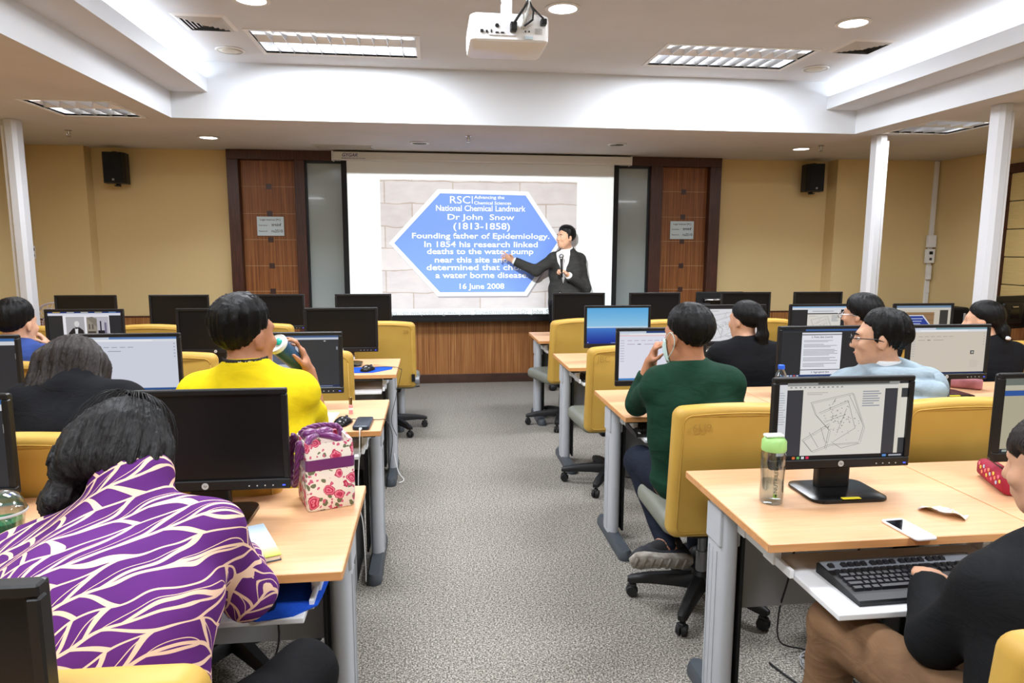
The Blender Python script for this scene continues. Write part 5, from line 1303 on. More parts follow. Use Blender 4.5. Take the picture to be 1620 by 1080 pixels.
def leaf_print():
    m = mat('purple_leaf_print', (92, 40, 112), rough=.8, spec=.15); t = NT(m)
    tc = t.n('ShaderNodeTexCoord'); mp = t.n('ShaderNodeMapping'); mp.inputs['Rotation'].default_value = (0, math.radians(40), 0); t.l(tc.outputs['Object'], mp.inputs[0])
    sx = t.n('ShaderNodeSeparateXYZ'); t.l(mp.outputs[0], sx.inputs[0])
    nz = t.n('ShaderNodeTexNoise'); nz.inputs['Scale'].default_value = 7; nz.inputs['Detail'].default_value = 1; t.l(mp.outputs[0], nz.inputs[0]); sp = t.n('ShaderNodeSeparateColor'); t.l(nz.outputs['Color'], sp.inputs[0])
    y3 = t.math('MULTIPLY', sx.outputs[1], .6)
    x = t.math('ADD', t.math('ADD', sx.outputs[0], t.math('MULTIPLY', sx.outputs[1], -.3)), t.math('MULTIPLY_ADD', sp.outputs[0], .06, -.03)); z = t.math('ADD', t.math('ADD', sx.outputs[2], y3), t.math('MULTIPLY_ADD', sp.outputs[1], .07, -.035))
    per = .082
    q = t.math('DIVIDE', z, per); cell = t.math('FLOOR', q); v = t.math('MULTIPLY', t.math('SUBTRACT', t.math('FRACT', q), .5), 2.0)   # -1..1 across a vine
    av = t.math('ABSOLUTE', v); sgn = t.math('SIGN', v)
    al = t.math('ADD', t.math('DIVIDE', x, .040), t.math('MULTIPLY', cell, .37)); al = t.math('ADD', al, t.math('MULTIPLY', sgn, .25))
    curve = t.math('MULTIPLY', t.math('POWER', av, .66), .95)
    w = t.math('FRACT', t.math('SUBTRACT', al, curve)); d1 = t.math('MINIMUM', w, t.math('SUBTRACT', 1, w))          # distance to a leaf edge
    edge = t.math('LESS_THAN', d1, .10); w2 = t.math('FRACT', t.math('SUBTRACT', al, t.math('MULTIPLY', t.math('POWER', av, .85), 1.5)))
    thin = t.math('LESS_THAN', t.math('ABSOLUTE', t.math('SUBTRACT', w2, .5)), .03)
    vine = t.math('LESS_THAN', av, .075); rim = t.math('GREATER_THAN', av, .955)
    f = t.math('MAXIMUM', t.math('MAXIMUM', edge, vine), t.math('MAXIMUM', rim, t.math('MULTIPLY', thin, t.math('GREATER_THAN', sgn, 0))))
    sh = t.noise(tc.outputs['Object'], 6, 2)
    t.color(t.mix(f, t.ramp(sh, [(.3, (84, 36, 104)), (.7, (100, 46, 122))]), (238, 200, 172))); t.bump(sh, .2, .02); return m

# ---------------------------------------------------------------- anatomy
def rotm(yaw, pitch=0, roll=0):
    """rows = local right, forward, up in world; yaw 0 looks to +y, positive turns to +x; pitch>0 looks up; roll>0 tips to the right"""
    M = Matrix.Rotation(-math.radians(yaw), 3, 'Z') @ Matrix.Rotation(math.radians(pitch), 3, 'X') @ Matrix.Rotation(math.radians(roll), 3, 'Y')
    return np.array([list(M @ Vector(e)) for e in ((1, 0, 0), (0, 1, 0), (0, 0, 1))])
def head_prims(hc, R, s=1.0, jaw=1.0, ears=True):
    def W(*p): return np.array(hc) + (np.array(p) * s) @ R
    e = []
    e.append(ellp(W(0, -.012, .035), R, np.array((.074, .093, .083)) * s, .02, 'head'))
    e.append(ellp(W(0, .024, -.03), R, np.array((.061 * jaw, .070, .082)) * s, .03, 'head'))
    e.append(ellp(W(0, .05, -.085), R, np.array((.036 * jaw, .036, .026)) * s, .03, 'head'))
    e.append(ecap(W(-.028, .079, .030), W(.028, .079, .030), .013 * s, .013 * s, R[2], .02, 'head'))
    for sx in (-1, 1): e.append(ellp(W(sx * .033, .097, .010), R, np.array((.015, .012, .010)) * s, .012, 'head', sub=True))
    for sx in (-1, 1): e.append(ellp(W(sx * .038, .072, -.022), R, np.array((.02, .018, .018)) * s, .02, 'head'))
    e.append(ecap(W(0, .088, .018), W(0, .108, -.022), .0085 * s, .0125 * s, R[0], .012, 'head'))
    for sx in (-1, 1): e.append(ellp(W(sx * .012, .100, -.026), R, np.array((.008, .008, .007)) * s, .008, 'head'))
    e.append(ecap(W(-.017, .090, -.050), W(.017, .090, -.050), .0065 * s, .0065 * s, R[2], .010, 'head'))
    e.append(ecap(W(-.015, .088, -.061), W(.015, .088, -.061), .0075 * s, .0075 * s, R[2], .010, 'head'))
    if ears:
        for sx in (-1, 1):
            e.append(ellp(W(sx * .077, -.004, -.008), R, np.array((.009, .020, .031)) * s, .010, 'head'))
            e.append(ellp(W(sx * .085, .004, -.008), R, np.array((.006, .010, .018)) * s, .006, 'head', sub=True))
    return e
def hand_prims(w, d, n, thumb, s=1.0, curl=(.4, .4, .45, .5), spread=.10, tcurl=.4, tag='hand', tout=.9):
    """w wrist, d toward the fingers, n palm normal (fingers curl to it), thumb = direction of the thumb side"""
    w = np.array(w, float); d = nrm(d); n = nrm(np.array(n, float) - d * (np.array(n, float) @ d)); t = np.cross(d, n)
    if t @ np.array(thumb, float) < 0: t = -t
    e = [ecap(w, w + d * .045 * s, (.026 * s, .017 * s), (.036 * s, .015 * s), t, .015, tag), ecap(w + d * .04 * s, w + d * .085 * s, (.036 * s, .015 * s), (.038 * s, .012 * s), t, .015, tag)]
    off = (.028, .0095, -.0095, -.027); ln = ((.043, .025, .020), (.047, .029, .021), (.043, .027, .020), (.034, .020, .018))
    for i in range(4):
        p = w + d * (.088 - .004 * abs(i - 1)) * s + t * off[i] * s; a = 0; dd0 = nrm(d + t * spread * (1.2 - i * .8)); r = .0088 * s * (1 - .05 * i)
        c = curl[i] if isinstance(curl[i], (tuple, list)) else (curl[i] * .8, curl[i] * 1.1, curl[i] * .8)
        for j in range(3):
            a += c[j]; q = p + (dd0 * math.cos(a) + n * math.sin(a)) * ln[i][j] * s
            e.append(ecap(p, q, r, r * .9, t, .005, tag)); p = q; r *= .92
    p = w + d * .022 * s + t * .026 * s; dt = nrm(d * .75 + t * tout + n * .35)
    q = p + dt * .040 * s; e.append(ecap(p, q, .0135 * s, .0115 * s, t, .014, tag))
    d2 = nrm(dt * math.cos(tcurl) + nrm(d * .8 - t * .5 + n * .4) * math.sin(tcurl)); q2 = q + d2 * .030 * s; e.append(ecap(q, q2, .0105 * s, .0098 * s, t, .005, tag))
    d3 = nrm(d2 * math.cos(tcurl) + nrm(d * .6 - t * .8 + n * .4) * math.sin(tcurl)); e.append(ecap(q2, q2 + d3 * .025 * s, .0098 * s, .0078 * s, t, .005, tag))
    return e
def limb_defaults(J, fwd, side):
    pel = np.array(J['pel'], float); f, s = np.array(fwd), np.array(side)
    J.setdefault('hipL', pel - s * .09 + f * .02); J.setdefault('hipR', pel + s * .09 + f * .02)
    for sd, sg in (('L', -1), ('R', 1)):
        J.setdefault('kn' + sd, J['hip' + sd] + f * .40 + s * sg * .03 + V3(0, 0, .02))
        J.setdefault('an' + sd, np.array([*(np.array(J['kn' + sd]) + f * .02)[:2], .085]))
        J.setdefault('to' + sd, np.array([*(np.array(J['an' + sd]) + f * .15)[:2], .035]))
def body_prims(J, side, g=1.0, neck=.054, hands=None, bare=False):
    A = {k: np.array(v, float) for k, v in J.items()}; s = np.array(side, float); e = []
    wai = A.get('waist', (A['pel'] * .55 + A['chest'] * .45))
    e.append(ecap(A['pel'], wai, (.165 * g, .125 * g), (.150 * g, .112 * g), s, .05, 'torso')); e.append(ecap(wai, A['chest'], (.150 * g, .112 * g), (.168 * g, .118 * g), s, .05, 'torso'))
    e.append(ecap(A['chest'], A['nb'] - (A['nb'] - A['chest']) * .34, (.165 * g, .112 * g), (.105 * g, .075 * g), s, .05, 'torso'))
    for sd in 'LR':
        e.append(ecap(A['nb'] - (A['nb'] - A['chest']) * .06 - V3(0, 0, .022), A['sh' + sd] * .92 + A['nb'] * .08 - V3(0, 0, .004), .056 * g, .054 * g, s, .06, 'shoulder'))
        e.append(ecap(A['chest'] * .6 + A['sh' + sd] * .4, A['sh' + sd], .072 * g, .052 * g, s, .05, 'shoulder'))
        e.append(ecap(A['sh' + sd], A['el' + sd], .051 * g, .041 * g, s, .03, 'uarm' + sd)); e.append(ecap(A['el' + sd], A['wr' + sd], .042 * g, .028, s, .025, 'farm' + sd))
        e.append(ecap(A['hip' + sd], A['kn' + sd], .088 * g, .062 * g, s, .04, 'thigh')); e.append(ecap(A['kn' + sd], A['an' + sd], .058 * g, .038, s, .03, 'shin'))
        e.append(ecap(A['an' + sd] - (A['to' + sd] - A['an' + sd]) * .25, A['to' + sd], .040, .034, s, .03, 'foot' + sd))
    e.append(ecap(A['nb'], A['hc'] + (A['nb'] - A['hc']) * .40, neck, neck * .92, s, .03, 'neck'))
    return e
def fold_fn(amp, seed, freq=(38, 30, 46)):
    rg = np.random.RandomState(seed); ks = [nrm(rg.randn(3)) * f for f in freq]; ph = rg.rand(6) * 6
    def fn(P):
        a = np.sin(P @ ks[0] + 1.6 * np.sin(P @ ks[1] * .5 + ph[0]) + ph[1]); b = np.sin(P @ ks[2] + 1.3 * np.sin(P @ ks[0] * .6 + ph[2]) + ph[3])
        return amp * (a * .6 + b * .4)
    return fn
def inflate(prims, tags, g, clips=None):
    out = []
    for p in prims:
        if p.tag not in tags: continue
        q = Prim(p.lo - g, p.hi + g, (lambda fn: (lambda P: fn(P) - g))(p.fn), p.k, p.tag, p.sub)
        for pt, n in (clips or {}).get(p.tag, []): q.clip(pt, n)
        out.append(q)
    return out
def hair_cap(top=.018, front=.086, low=-.062, side=.011, back=.012, jag=.005, taper=.05, ex=.55):
    """local head coordinates: hair over the skull, thinning out to the hairline plane from forehead to nape"""
    a = V3(0, .083, front); b = V3(0, -.088, low); d = b - a; n = nrm(V3(0, -d[2], d[1])); n = n if n[2] > 0 else -n
    c = V3(0, -.012, .035); r = V3(.074, .093, .083)
    def fn(P):
        q = P - c; k0 = np.sqrt(((q / r) ** 2).sum(-1)); k1 = np.sqrt(((q / (r * r)) ** 2).sum(-1)) + 1e-9; dd = k0 * (k0 - 1) / k1
        phi = np.arctan2(P[..., 0], P[..., 1] + .03)
        h = (P - a) @ n + jag * (np.sin(phi * 23 + 1) * .5 + np.sin(phi * 41 + 2) * .35 + np.sin(phi * 9) * .3)
        up = np.clip((P[..., 2] - .03) / .07, 0, 1); bk = np.clip((-P[..., 1] - .02) / .06, 0, 1)
        T = side + (top - side) * up; T = np.maximum(T, back * bk)
        T = T * np.clip(h / taper, 0, 1) ** ex + .0035
        return np.maximum(dd - T, -h)
    m = max(top, side, back) + .01
    return Prim(c - r - m, c + r + m, fn, .008, 'cap')
def hair_disp(amp=.004, n=26, seed=0):
    ph = np.random.RandomState(seed).rand(4) * 6
    def fn(P):
        phi = np.arctan2(P[:, 0], P[:, 1] + .03); r = np.sqrt(P[:, 0] ** 2 + (P[:, 1] + .03) ** 2); w = np.clip(r / .05, 0, 1)
        return amp * w * (np.sin(phi * n + ph[0] + 14 * P[:, 2]) * .5 + np.sin(phi * n * .45 + ph[1] - 20 * P[:, 2]) * .6 + .35 * np.sin(phi * n * 1.9 + ph[2]))
    return fn
def person(label, J, yaw, head=(0, 0, 0), hs=1.0, g=1.0, vox=.010, skin_m=SK2, garments=(), hair=None, hair_m=H_BLACK, hands=(), eyes=False, jaw=1.0, neck=.054, fwd=None, brows=True, hvox=.006):
    f = rotm(yaw)[1]; s = rotm(yaw)[0]; J = dict(J); limb_defaults(J, f, s)
    base = (float(J['pel'][0]), float(J['pel'][1]), 0)
    r = thing('person', label, 'person', base, 0); inv = Matrix.Translation(Vector(base)).inverted()
    off = np.array(base)
    R = rotm(*head); hc = np.array(J['hc'], float)
    bp = body_prims(J, s, g, neck); bp += head_prims(hc, R, hs, jaw); hp = []
    for h in hands: hp += h
    v, fc = surface(bp + hp, vox); np_mesh('body', relaxed(v, fc, 1) - off, fc, skin_m, r)
    for gm in garments:
        nm, tags, grow, material, clips, extra, amp, seed, gv = gm
        if tags == ('foot',):
            for sd in 'LR':
                v, fc = surface(inflate(bp, ('foot' + sd,), grow), gv or vox); np_mesh(nm[:-1], relaxed(v, fc, 2) - off, fc, material, r)
            continue
        pr = inflate(bp, tags, grow, clips) + [e for e in extra]
        v, fc = surface(pr, gv or vox, fold_fn(amp, seed) if amp else None); np_mesh(nm, relaxed(v, fc, 3 if nm == 'jacket' else 2) - off, fc, material, r)
    if hair is not None:
        pr, dsp = hair; v, fc = surface(pr, hvox, dsp)
        M = Matrix.Translation(Vector(hc - off)) @ Matrix(R.T.tolist()).to_4x4() @ Matrix.Scale(hs, 4)
        np_mesh('hair', relaxed(v, fc, 1), fc, hair_m, r, M)
    HM = Matrix.Translation(Vector(hc - off)) @ Matrix(R.T.tolist()).to_4x4() @ Matrix.Scale(hs, 4)
    if eyes:
        for sx in (-1, 1):
            o = MB().sphere((sx * .032, .083, .0085), (.0125, .009, .0075), 12, 8).build('eye', mat('eye_white', (226, 220, 214), rough=.2), r, smooth=True); o.matrix_local = HM
            i = MB().sphere((sx * .032, .0895, .0085), (.0055, .003, .0055), 10, 6).build('iris', mat('iris_dark', (24, 16, 12), rough=.15), o, smooth=True)
            if brows: b = MB().tube([(sx * .016, .0955, .026), (sx * .032, .094, .031), (sx * .048, .084, .027)], [.0028, .0036, .0018], 6).build('eyebrow', H_BLACK, r, smooth=True); b.matrix_local = HM
        o = MB().tube([(-.019, .0945, -.055), (0, .099, -.054), (.019, .0945, -.055)], [.0022, .0042, .0022], 6).build('lips', mat('lips_rose', (182, 122, 104), rough=.45), r, smooth=True); o.matrix_local = HM
    return r, HM, R, hc
def part_at(mb, name, m, r, HM, smooth=True): o = mb.build(name, m, r, smooth=smooth); o.matrix_local = HM; return o
def wpart(mb, name, m, r, smooth=True):
    o = mb.build(name, m, r, smooth=smooth); o.location = -Vector(r.location); return o
def glasses(r, HM, m):
    mb = MB()
    for sx in (-1, 1):
        q = [(sx * .034 + .026 * math.cos(2 * PI * k / 20), .112, .006 + .018 * math.copysign(abs(math.sin(2 * PI * k / 20)) ** .7, math.sin(2 * PI * k / 20))) for k in range(21)]
        mb.tube(q, .0022, 5); mb.tube([(sx * .060, .111, .012), (sx * .078, .09, .012), (sx * .082, .02, .010), (sx * .082, -.012, .0)], .0022, 5)
    mb.tube([(-.009, .112, .010), (0, .116, .013), (.009, .112, .010)], .002, 5)
    part_at(mb, 'glasses_frame', m, r, HM)
ARMS = ('uarmL', 'uarmR'); FARMS = ('farmL', 'farmR'); TOP = ('torso', 'shoulder'); LEGS = ('thigh', 'shin')
def collar(nb, hc, r0, r1, h=.04, side=(1, 0, 0)):
    nb, hc = np.array(nb, float), np.array(hc, float); d = nrm(hc - nb); return ecap(nb - d * .02, nb + d * h, r0, r1, side, .02, 'collar').clip(nb + d * h, d)
def trousers(material, amp=.003, seed=3, vox=.012): return ('trousers', ('thigh', 'shin'), .010, material, {}, [], amp, seed, vox)
def shoes(material, vox=.010): return ('shoes', ('foot',), .012, material, {}, [], 0, 1, vox)
def cut_arm(J, a, b, t): A, B = np.array(J[a], float), np.array(J[b], float); return (A + (B - A) * t, B - A)
BLACKCLOTH = cloth('black_wool', (24, 25, 28), var=.75, rough=.9); NAVY = cloth('dark_denim', (30, 36, 50)); BLKTR = cloth('black_trousers', (24, 24, 26)); DKSHOE = mat('dark_shoe', (30, 30, 32), rough=.5)
# ---------------------------------------------------------------- lecturer
def lecturer():
    J = dict(pel=(1.36, 6.92, .95), chest=(1.375, 6.93, 1.27), nb=(1.385, 6.93, 1.475), hc=(1.352, 6.87, 1.615), shL=(1.515, 6.97, 1.385), shR=(1.235, 6.86, 1.40),
             elR=(1.03, 6.76, 1.29), wrR=(.79, 6.66, 1.385), elL=(1.565, 6.86, 1.10), wrL=(1.345, 6.69, 1.245),
             hipL=(1.45, 6.95, .92), hipR=(1.27, 6.88, .92), knL=(1.46, 6.92, .50), knR=(1.27, 6.84, .50), anL=(1.46, 6.97, .085), anR=(1.27, 6.89, .085), toL=(1.42, 6.84, .035), toR=(1.22, 6.76, .035))
    for k_ in list(J):
        x_, y_, z_ = J[k_]; J[k_] = (x_ * 1.042, y_ + .29, (1.5255 + (z_ - 1.5255) * 1.04) if z_ > .7 else z_)
    yaw = math.degrees(math.atan2(-.36, -.93))      # facing (-.36,-.93)
    h1 = hand_prims(J['wrR'], (-.72, -.2, .50), (-.2, -.5, -.6), (.3, -.6, .7), .98, curl=(.12, .55, .75, .9), spread=.12, tcurl=.25, tag='handR')
    h2 = hand_prims(J['wrL'], (-.65, -.35, .55), (-.55, .1, -.6), (.1, -.3, 1), .95, curl=(1.0, 1.05, 1.1, 1.15), spread=.02, tcurl=.7, tag='handL')
    jk = cloth('charcoal_suit', (56, 55, 53), var=.8, bump=.15); ws = cloth('white_shirt', (236, 236, 236), var=.92, bump=.1)
    # jacket: front opening is a wedge cut away in front of the shirt
    f = nrm((-.36, -.93, 0)); s = nrm((.93, -.36, 0))
    c0 = V3(*J['chest'])
    body_t = ('torso', 'shoulder', 'uarmL', 'uarmR', 'farmL', 'farmR')
    J['wrR'] = (.862, 7.26, 1.376); J['elR'] = (1.10, 7.20, 1.270)
    h1 = hand_prims(J['wrR'], (-.80, -.12, .50), (-.2, -.6, -.6), (.3, -.6, .7), .98, curl=(.12, .55, .75, .9), spread=.12, tcurl=.25, tag='handR')
    skirt = [ecap((1.417, 7.21, 1.05), (1.422, 7.21, .78), (.160, .125), (.178, .140), s, .04, 'skirt').clip((1.417, 7.21, .78), (0, 0, -1))]
    cl = {'farmR': [cut_arm(J, 'elR', 'wrR', .93)], 'farmL': [cut_arm(J, 'elL', 'wrL', .93)]}
    vcut = []
    for t in np.linspace(0, 1, 34):
        z = 1.51 - .33 * t; wd = .062 * (1 - t) + .006; cp = V3(1.43, 7.21, z) + f * .15 + s * (-.012); vcut.append(ecap(cp - f * .08, cp + f * .12, (wd, .028), (wd, .028), s, .01, 'v', sub=True))
    for t in np.linspace(0, 1, 24):
        z = 1.02 - .22 * t; wd = .012 + .05 * t; cp = V3(1.417, 7.21, z) + f * .15 + s * (-.03); vcut.append(ecap(cp - f * .10, cp + f * .14, (wd, .028), (wd, .028), s, .01, 'v', sub=True))
    lap = [collar(J['nb'], J['hc'], .078, .070, .03)]
    r, HM, R, hc = person('lecturer in charcoal jacket and white shirt pointing at the screen with a microphone', J, 180 + 21, (-118, 2, 0), .98, .90, .007, SK1,
        [('shirt', ('torso', 'shoulder', 'farmR', 'farmL'), .010, ws, {'farmR': [cut_arm(J, 'elR', 'wrR', 1.0)], 'farmL': [cut_arm(J, 'elL', 'wrL', 1.0)]}, [collar(J['nb'], J['hc'], .070, .063, .05)], .0015, 2, .009),
         ('jacket', body_t, .019, jk, cl, skirt + lap + vcut, .0035, 5, .006),
         trousers(BLKTR), shoes(DKSHOE)],
        ([hair_cap(.020, .088, -.060, .009, .012)] + [ecap((sx * .072, .012, .03), (sx * .076, .012, -.012), (.008, .014), (.005, .008), (1, 0, 0), .01, 'sb') for sx in (-1, 1)], hair_disp(.003, 30, 1)), H_BLACK, (h1, h2), True, 1.08)
    wpart(MB().cyl(V3(1.405, 7.21, 1.035) + f * .165, V3(1.405, 7.21, 1.035) + f * .178, .009, n=10), 'jacket_button', M_CHROME, r)
    # microphone in the left hand
    mc = thing('microphone', 'black hand-held microphone with silver head in the lecturer\'s hand', 'microphone', (1.328, 6.925, 1.262))
    ax = nrm((-.02, .06, 1)); p0 = V3(0, 0, -.05)
    MB().tube([p0, p0 + ax * .12, p0 + ax * .195], [.010, .0125, .0165], 12).build('handle', M_BLACKPL, mc, smooth=True)
    MB().sphere(p0 + ax * .215, .027, 14, 10).build('mesh_head', mat('mic_mesh', (150, 150, 152), rough=.45, metal=.8), mc, smooth=True)
    MB().tube([p0 + ax * .19, p0 + ax * .20], .0185, 12).build('collar_ring', M_CHROME, mc)
lecturer()

# ---------------------------------------------------------------- woman in purple print (nearest left)
def purple_woman():
    J = dict(pel=(-.60, 1.13, .55), waist=(-.60, 1.15, .72), chest=(-.605, 1.26, .88), nb=(-.605, 1.385, 1.0), hc=(-.658, 1.475, 1.075), shL=(-.80, 1.35, .905), shR=(-.462, 1.36, .945),
             elL=(-.90, 1.50, .76), wrL=(-.80, 1.70, .785), elR=(-.405, 1.46, .775), wrR=(-.49, 1.66, .79), knR=(-.30, 1.47, .56), knL=(-.80, 1.52, .56), hipR=(-.49, 1.16, .53))
    lp = leaf_print()
    tags = TOP + ARMS + FARMS
    cl = {'farmR': [cut_arm(J, 'elR', 'wrR', .75)], 'farmL': [cut_arm(J, 'elL', 'wrL', .75)]}
    d = nrm(np.array(J['hc']) - np.array(J['nb']))
    col = ecap(V3(-.605, 1.375, 1.005), V3(-.612, 1.412, 1.048), (.092, .078), (.080, .070), (1, 0, 0), .006, 'collar')
    hem = [ecap((-.60, 1.10, .62), (-.60, 1.08, .47), (.20, .165), (.225, .19), (1, 0, 0), .05, 'hem'), ecap((-.50, 1.17, .55), (-.40, 1.28, .54), (.10, .10), (.095, .095), (1, 0, 0), .05, 'hem'),
           ellp((-.61, 1.16, .80), np.eye(3), (.20, .14, .20), .06, 'back')]
    I = np.eye(3)
    hair = [ellp((0, -.014, .040), I, (.090, .110, .100), .02, 'cap'), ecap((0, -.06, .03), (0, -.085, -.020), (.085, .05), (.085, .036), (1, 0, 0), .04, 'back'),
            ecap((-.070, -.01, .01), (-.084, .0, -.10), (.032, .075), (.028, .065), (1, 0, 0), .04, 'l'), ecap((-.084, .0, -.10), (-.076, .015, -.155), (.028, .06), (.016, .045), (1, 0, 0), .03, 'l'),
            ecap((.070, -.01, .01), (.086, -.01, -.070), (.034, .075), (.032, .065), (1, 0, 0), .04, 'r'), ecap((.086, -.01, -.070), (.095, -.005, -.105), (.032, .055), (.016, .04), (1, 0, 0), .03, 'r'),
            ellp((0, .10, -.05), I, (.062, .075, .10), .02, 'face', sub=True)]
    hd = hair_disp(.0055, 34, 4)
    r, HM, R, hc = person('woman in purple leaf-print blouse with dark hair bending over the nearest left desk', J, 0, (-8, -30, 12), .95, 1.02, .010, SK2,
        [('blouse', tags, .014, lp, cl, hem + [col], .006, 11, .008), trousers(BLKTR), shoes(DKSHOE)], (hair, hd), H_GREY, (), False, 1.0)
    rnd = random.Random(3); mb = MB()
    for k in range(150):                                   # loose strands over the crown
        a = rnd.uniform(0, 2 * PI); L = rnd.uniform(.05, .13); q = []
        for i in range(6):
            t = i / 5; rr = .008 + L * .9 * math.sin(t * 1.25); z = .140 + .010 * math.sin(t * PI) - .11 * t * t * (L / .13) + rnd.uniform(-.001, .001)
            q.append((rr * math.cos(a + .25 * t), -.03 + rr * math.sin(a + .25 * t) * 1.05, z + .003))
        mb.tube(q, [.0006, .0007, .0007, .0006, .0005, .0002], 3, cap=False)
    o = part_at(mb, 'loose_strands', H_GREY, r, HM); o['kind'] = 'stuff'
purple_woman()

# ---------------------------------------------------------------- man in yellow polo, drinking
def yellow_man():
    J = dict(pel=(-.635, 2.42, .55), chest=(-.635, 2.40, .90), nb=(-.64, 2.395, 1.10), hc=(-.640, 2.42, 1.215), shL=(-.795, 2.40, 1.015), shR=(-.475, 2.42, 1.015),
             elL=(-.83, 2.60, .80), wrL=(-.72, 2.86, .79), elR=(-.445, 2.66, .815), wrR=(-.478, 2.66, 1.045), knR=(-.53, 2.85, .57), knL=(-.76, 2.85, .57))
    ye = cloth('yellow_polo', (240, 214, 26), var=.9, bump=.12); wh = mat('white_trim', (240, 240, 236), rough=.7)
    cutR, cutL = cut_arm(J, 'shR', 'elR', .82), cut_arm(J, 'shL', 'elL', .75)
    cl = {'uarmR': [cutR], 'uarmL': [cutL]}
    cup = V3(-.568, 2.565, 1.165); bot = V3(-.515, 2.66, 1.075); ax = nrm(cup - bot)
    h = hand_prims(J['wrR'], (-.22, -.05, .97), (-.92, -.18, -.3), (-.2, -1, .1), 1.0, curl=((.25, .65, .55), (.3, .7, .6), (.4, .75, .6), (.5, .8, .6)), spread=.12, tcurl=.35, tout=1.0, tag='handR')
    hair = [hair_cap(.030, .092, -.070, .014, .016, .006, .10, .8)]
    r, HM, R, hc = person('man in bright yellow polo shirt drinking from a blue tumbler', J, 0, (38, 0, 2), 1.03, 1.08, .009, SK2,
        [('polo_shirt', TOP + ARMS, .010, ye, cl, [collar(J['nb'], J['hc'], .078, .069, .026), ellp((-.635, 2.40, .78), np.eye(3), (.18, .130, .2), .06, 'b')], .005, 21, .009),
         ('sleeve_trim', ('uarmR',), .016, wh, {'uarmR': [cutR, (cutR[0] - nrm(cutR[1]) * .012, -np.array(cutR[1]))]}, [], 0, 0, .006),
         trousers(NAVY), shoes(DKSHOE)], (hair, hair_disp(.005, 30, 8)), H_BLACK, (h,), False, 1.05, neck=.060)
    lan = []
    nb = np.array(J['nb']); 
    for k in range(15):
        a = PI * (1.0 + .1) + (PI * .98) * k / 14 - .15; lan.append(nb + V3(.0725 * math.cos(a), .0725 * math.sin(a) + .005, .030))
    mb = MB()
    for q0, q1 in zip(lan[:-1], lan[1:]):
        u = V3(0, 0, .019); mb.add([q0, q1, q1 + u, q0 + u], [(0, 1, 2, 3)])
    o = wpart(mb, 'lanyard', mat('lanyard_black', (18, 18, 20), rough=.6), r); md = o.modifiers.new('thickness', 'SOLIDIFY'); md.thickness = .0025
    tw = mat('lanyard_white_print', (230, 230, 230), rough=.6)
    for i, ch in enumerate('KUMAMON'[::-1]):
        a = -PI / 2 + (i - 3) * .21; p = nb + V3(.0745 * math.cos(a), .0745 * math.sin(a) + .005, .0395) - np.array(r.location)
        text(ch, 'lanyard_letter', tw, r, size=.013, M=Matrix.Translation(Vector(p)) @ Matrix.Rotation(a + PI / 2, 4, 'Z') @ Matrix.Rotation(PI / 2, 4, 'X') @ Matrix.Rotation(PI, 4, 'Z'), bold=.002)
    t = thing('tumbler', 'blue insulated tumbler with white and teal lid in the drinking man\'s hand', 'tumbler', tuple(bot))
    Q = Vector(ax).to_track_quat('Z', 'Y').to_matrix().to_4x4(); L = float(np.linalg.norm(cup - bot))
    mm = mat('tumbler_blue', (44, 84, 118), rough=.35); 
    MB().lathe([(.026, -.05), (.028, -.045), (.036, L - .012), (.037, L)], 22).xf(Q).build('cup_body', mm, t, smooth=40)
    MB().lathe([(.040, L - .004), (.041, L + .006), (.037, L + .012), (.033, L + .009), (.012, L + .008)], 24).xf(Q).build('lid', mat('lid_clear_white', (226, 230, 230), rough=.2), t, smooth=40)
    MB().lathe([(.013, L + .008), (.013, L + .016), (.006, L + .02)], 14, c=(.010, .006, 0)).xf(Q).build('stopper', mat('teal_plastic', (20, 170, 150), rough=.35), t, smooth=40)
    MB().rbox(-.03, -.006, -.006, .006, L + .008, L + .012, .002).xf(Q).build('sip_slot', M_BLACKPL, t)
yellow_man()

# ---------------------------------------------------------------- woman in black blazer (second row, left)
def blazer_woman():
    J = dict(pel=(-1.30, 2.50, .55), chest=(-1.305, 2.56, .84), nb=(-1.315, 2.63, 1.00), hc=(-1.355, 2.715, 1.05), shL=(-1.475, 2.60, .945), shR=(-1.125, 2.60, .95),
             elL=(-1.56, 2.72, .80), wrL=(-1.44, 2.93, .79), elR=(-1.07, 2.74, .80), wrR=(-1.18, 2.94, .79))
    I = np.eye(3)
    hair = [ellp((0, -.014, .037), I, (.100, .114, .100), .02, 'cap'), ecap((0, -.06, .03), (.01, -.085, -.09), (.10, .05), (.10, .035), (1, 0, 0), .04, 'back'),
            ecap((-.08, 0, .01), (-.105, .0, -.14), (.045, .075), (.03, .055), (1, 0, 0), .04, 'l'), ecap((.08, 0, .01), (.11, -.01, -.12), (.045, .075), (.03, .05), (1, 0, 0), .04, 'r'), ellp((0, .10, -.05), I, (.06, .075, .10), .02, 'face', sub=True)]
    r, HM, R, hc = person('woman in black blazer with long dark hair bent over second left desk', J, 0, (-10, -30, 8), 1.0, 1.0, .011, SK1,
        [('blazer', TOP + ARMS + FARMS, .018, BLACKCLOTH, {'farmR': [cut_arm(J, 'elR', 'wrR', .9)], 'farmL': [cut_arm(J, 'elL', 'wrL', .9)]}, [ecap((-1.315, 2.60, 1.0), (-1.32, 2.64, 1.035), (.088, .07), (.078, .06), (1, 0, 0), .012, 'collar')] + [ellp(J['sh' + k], I, (.066, .066, .058), .03, 'pad') for k in 'LR'], .004, 31, .010), trousers(BLKTR), shoes(DKSHOE)],
        (hair, hair_disp(.005, 34, 14)), H_BROWN)
blazer_woman()

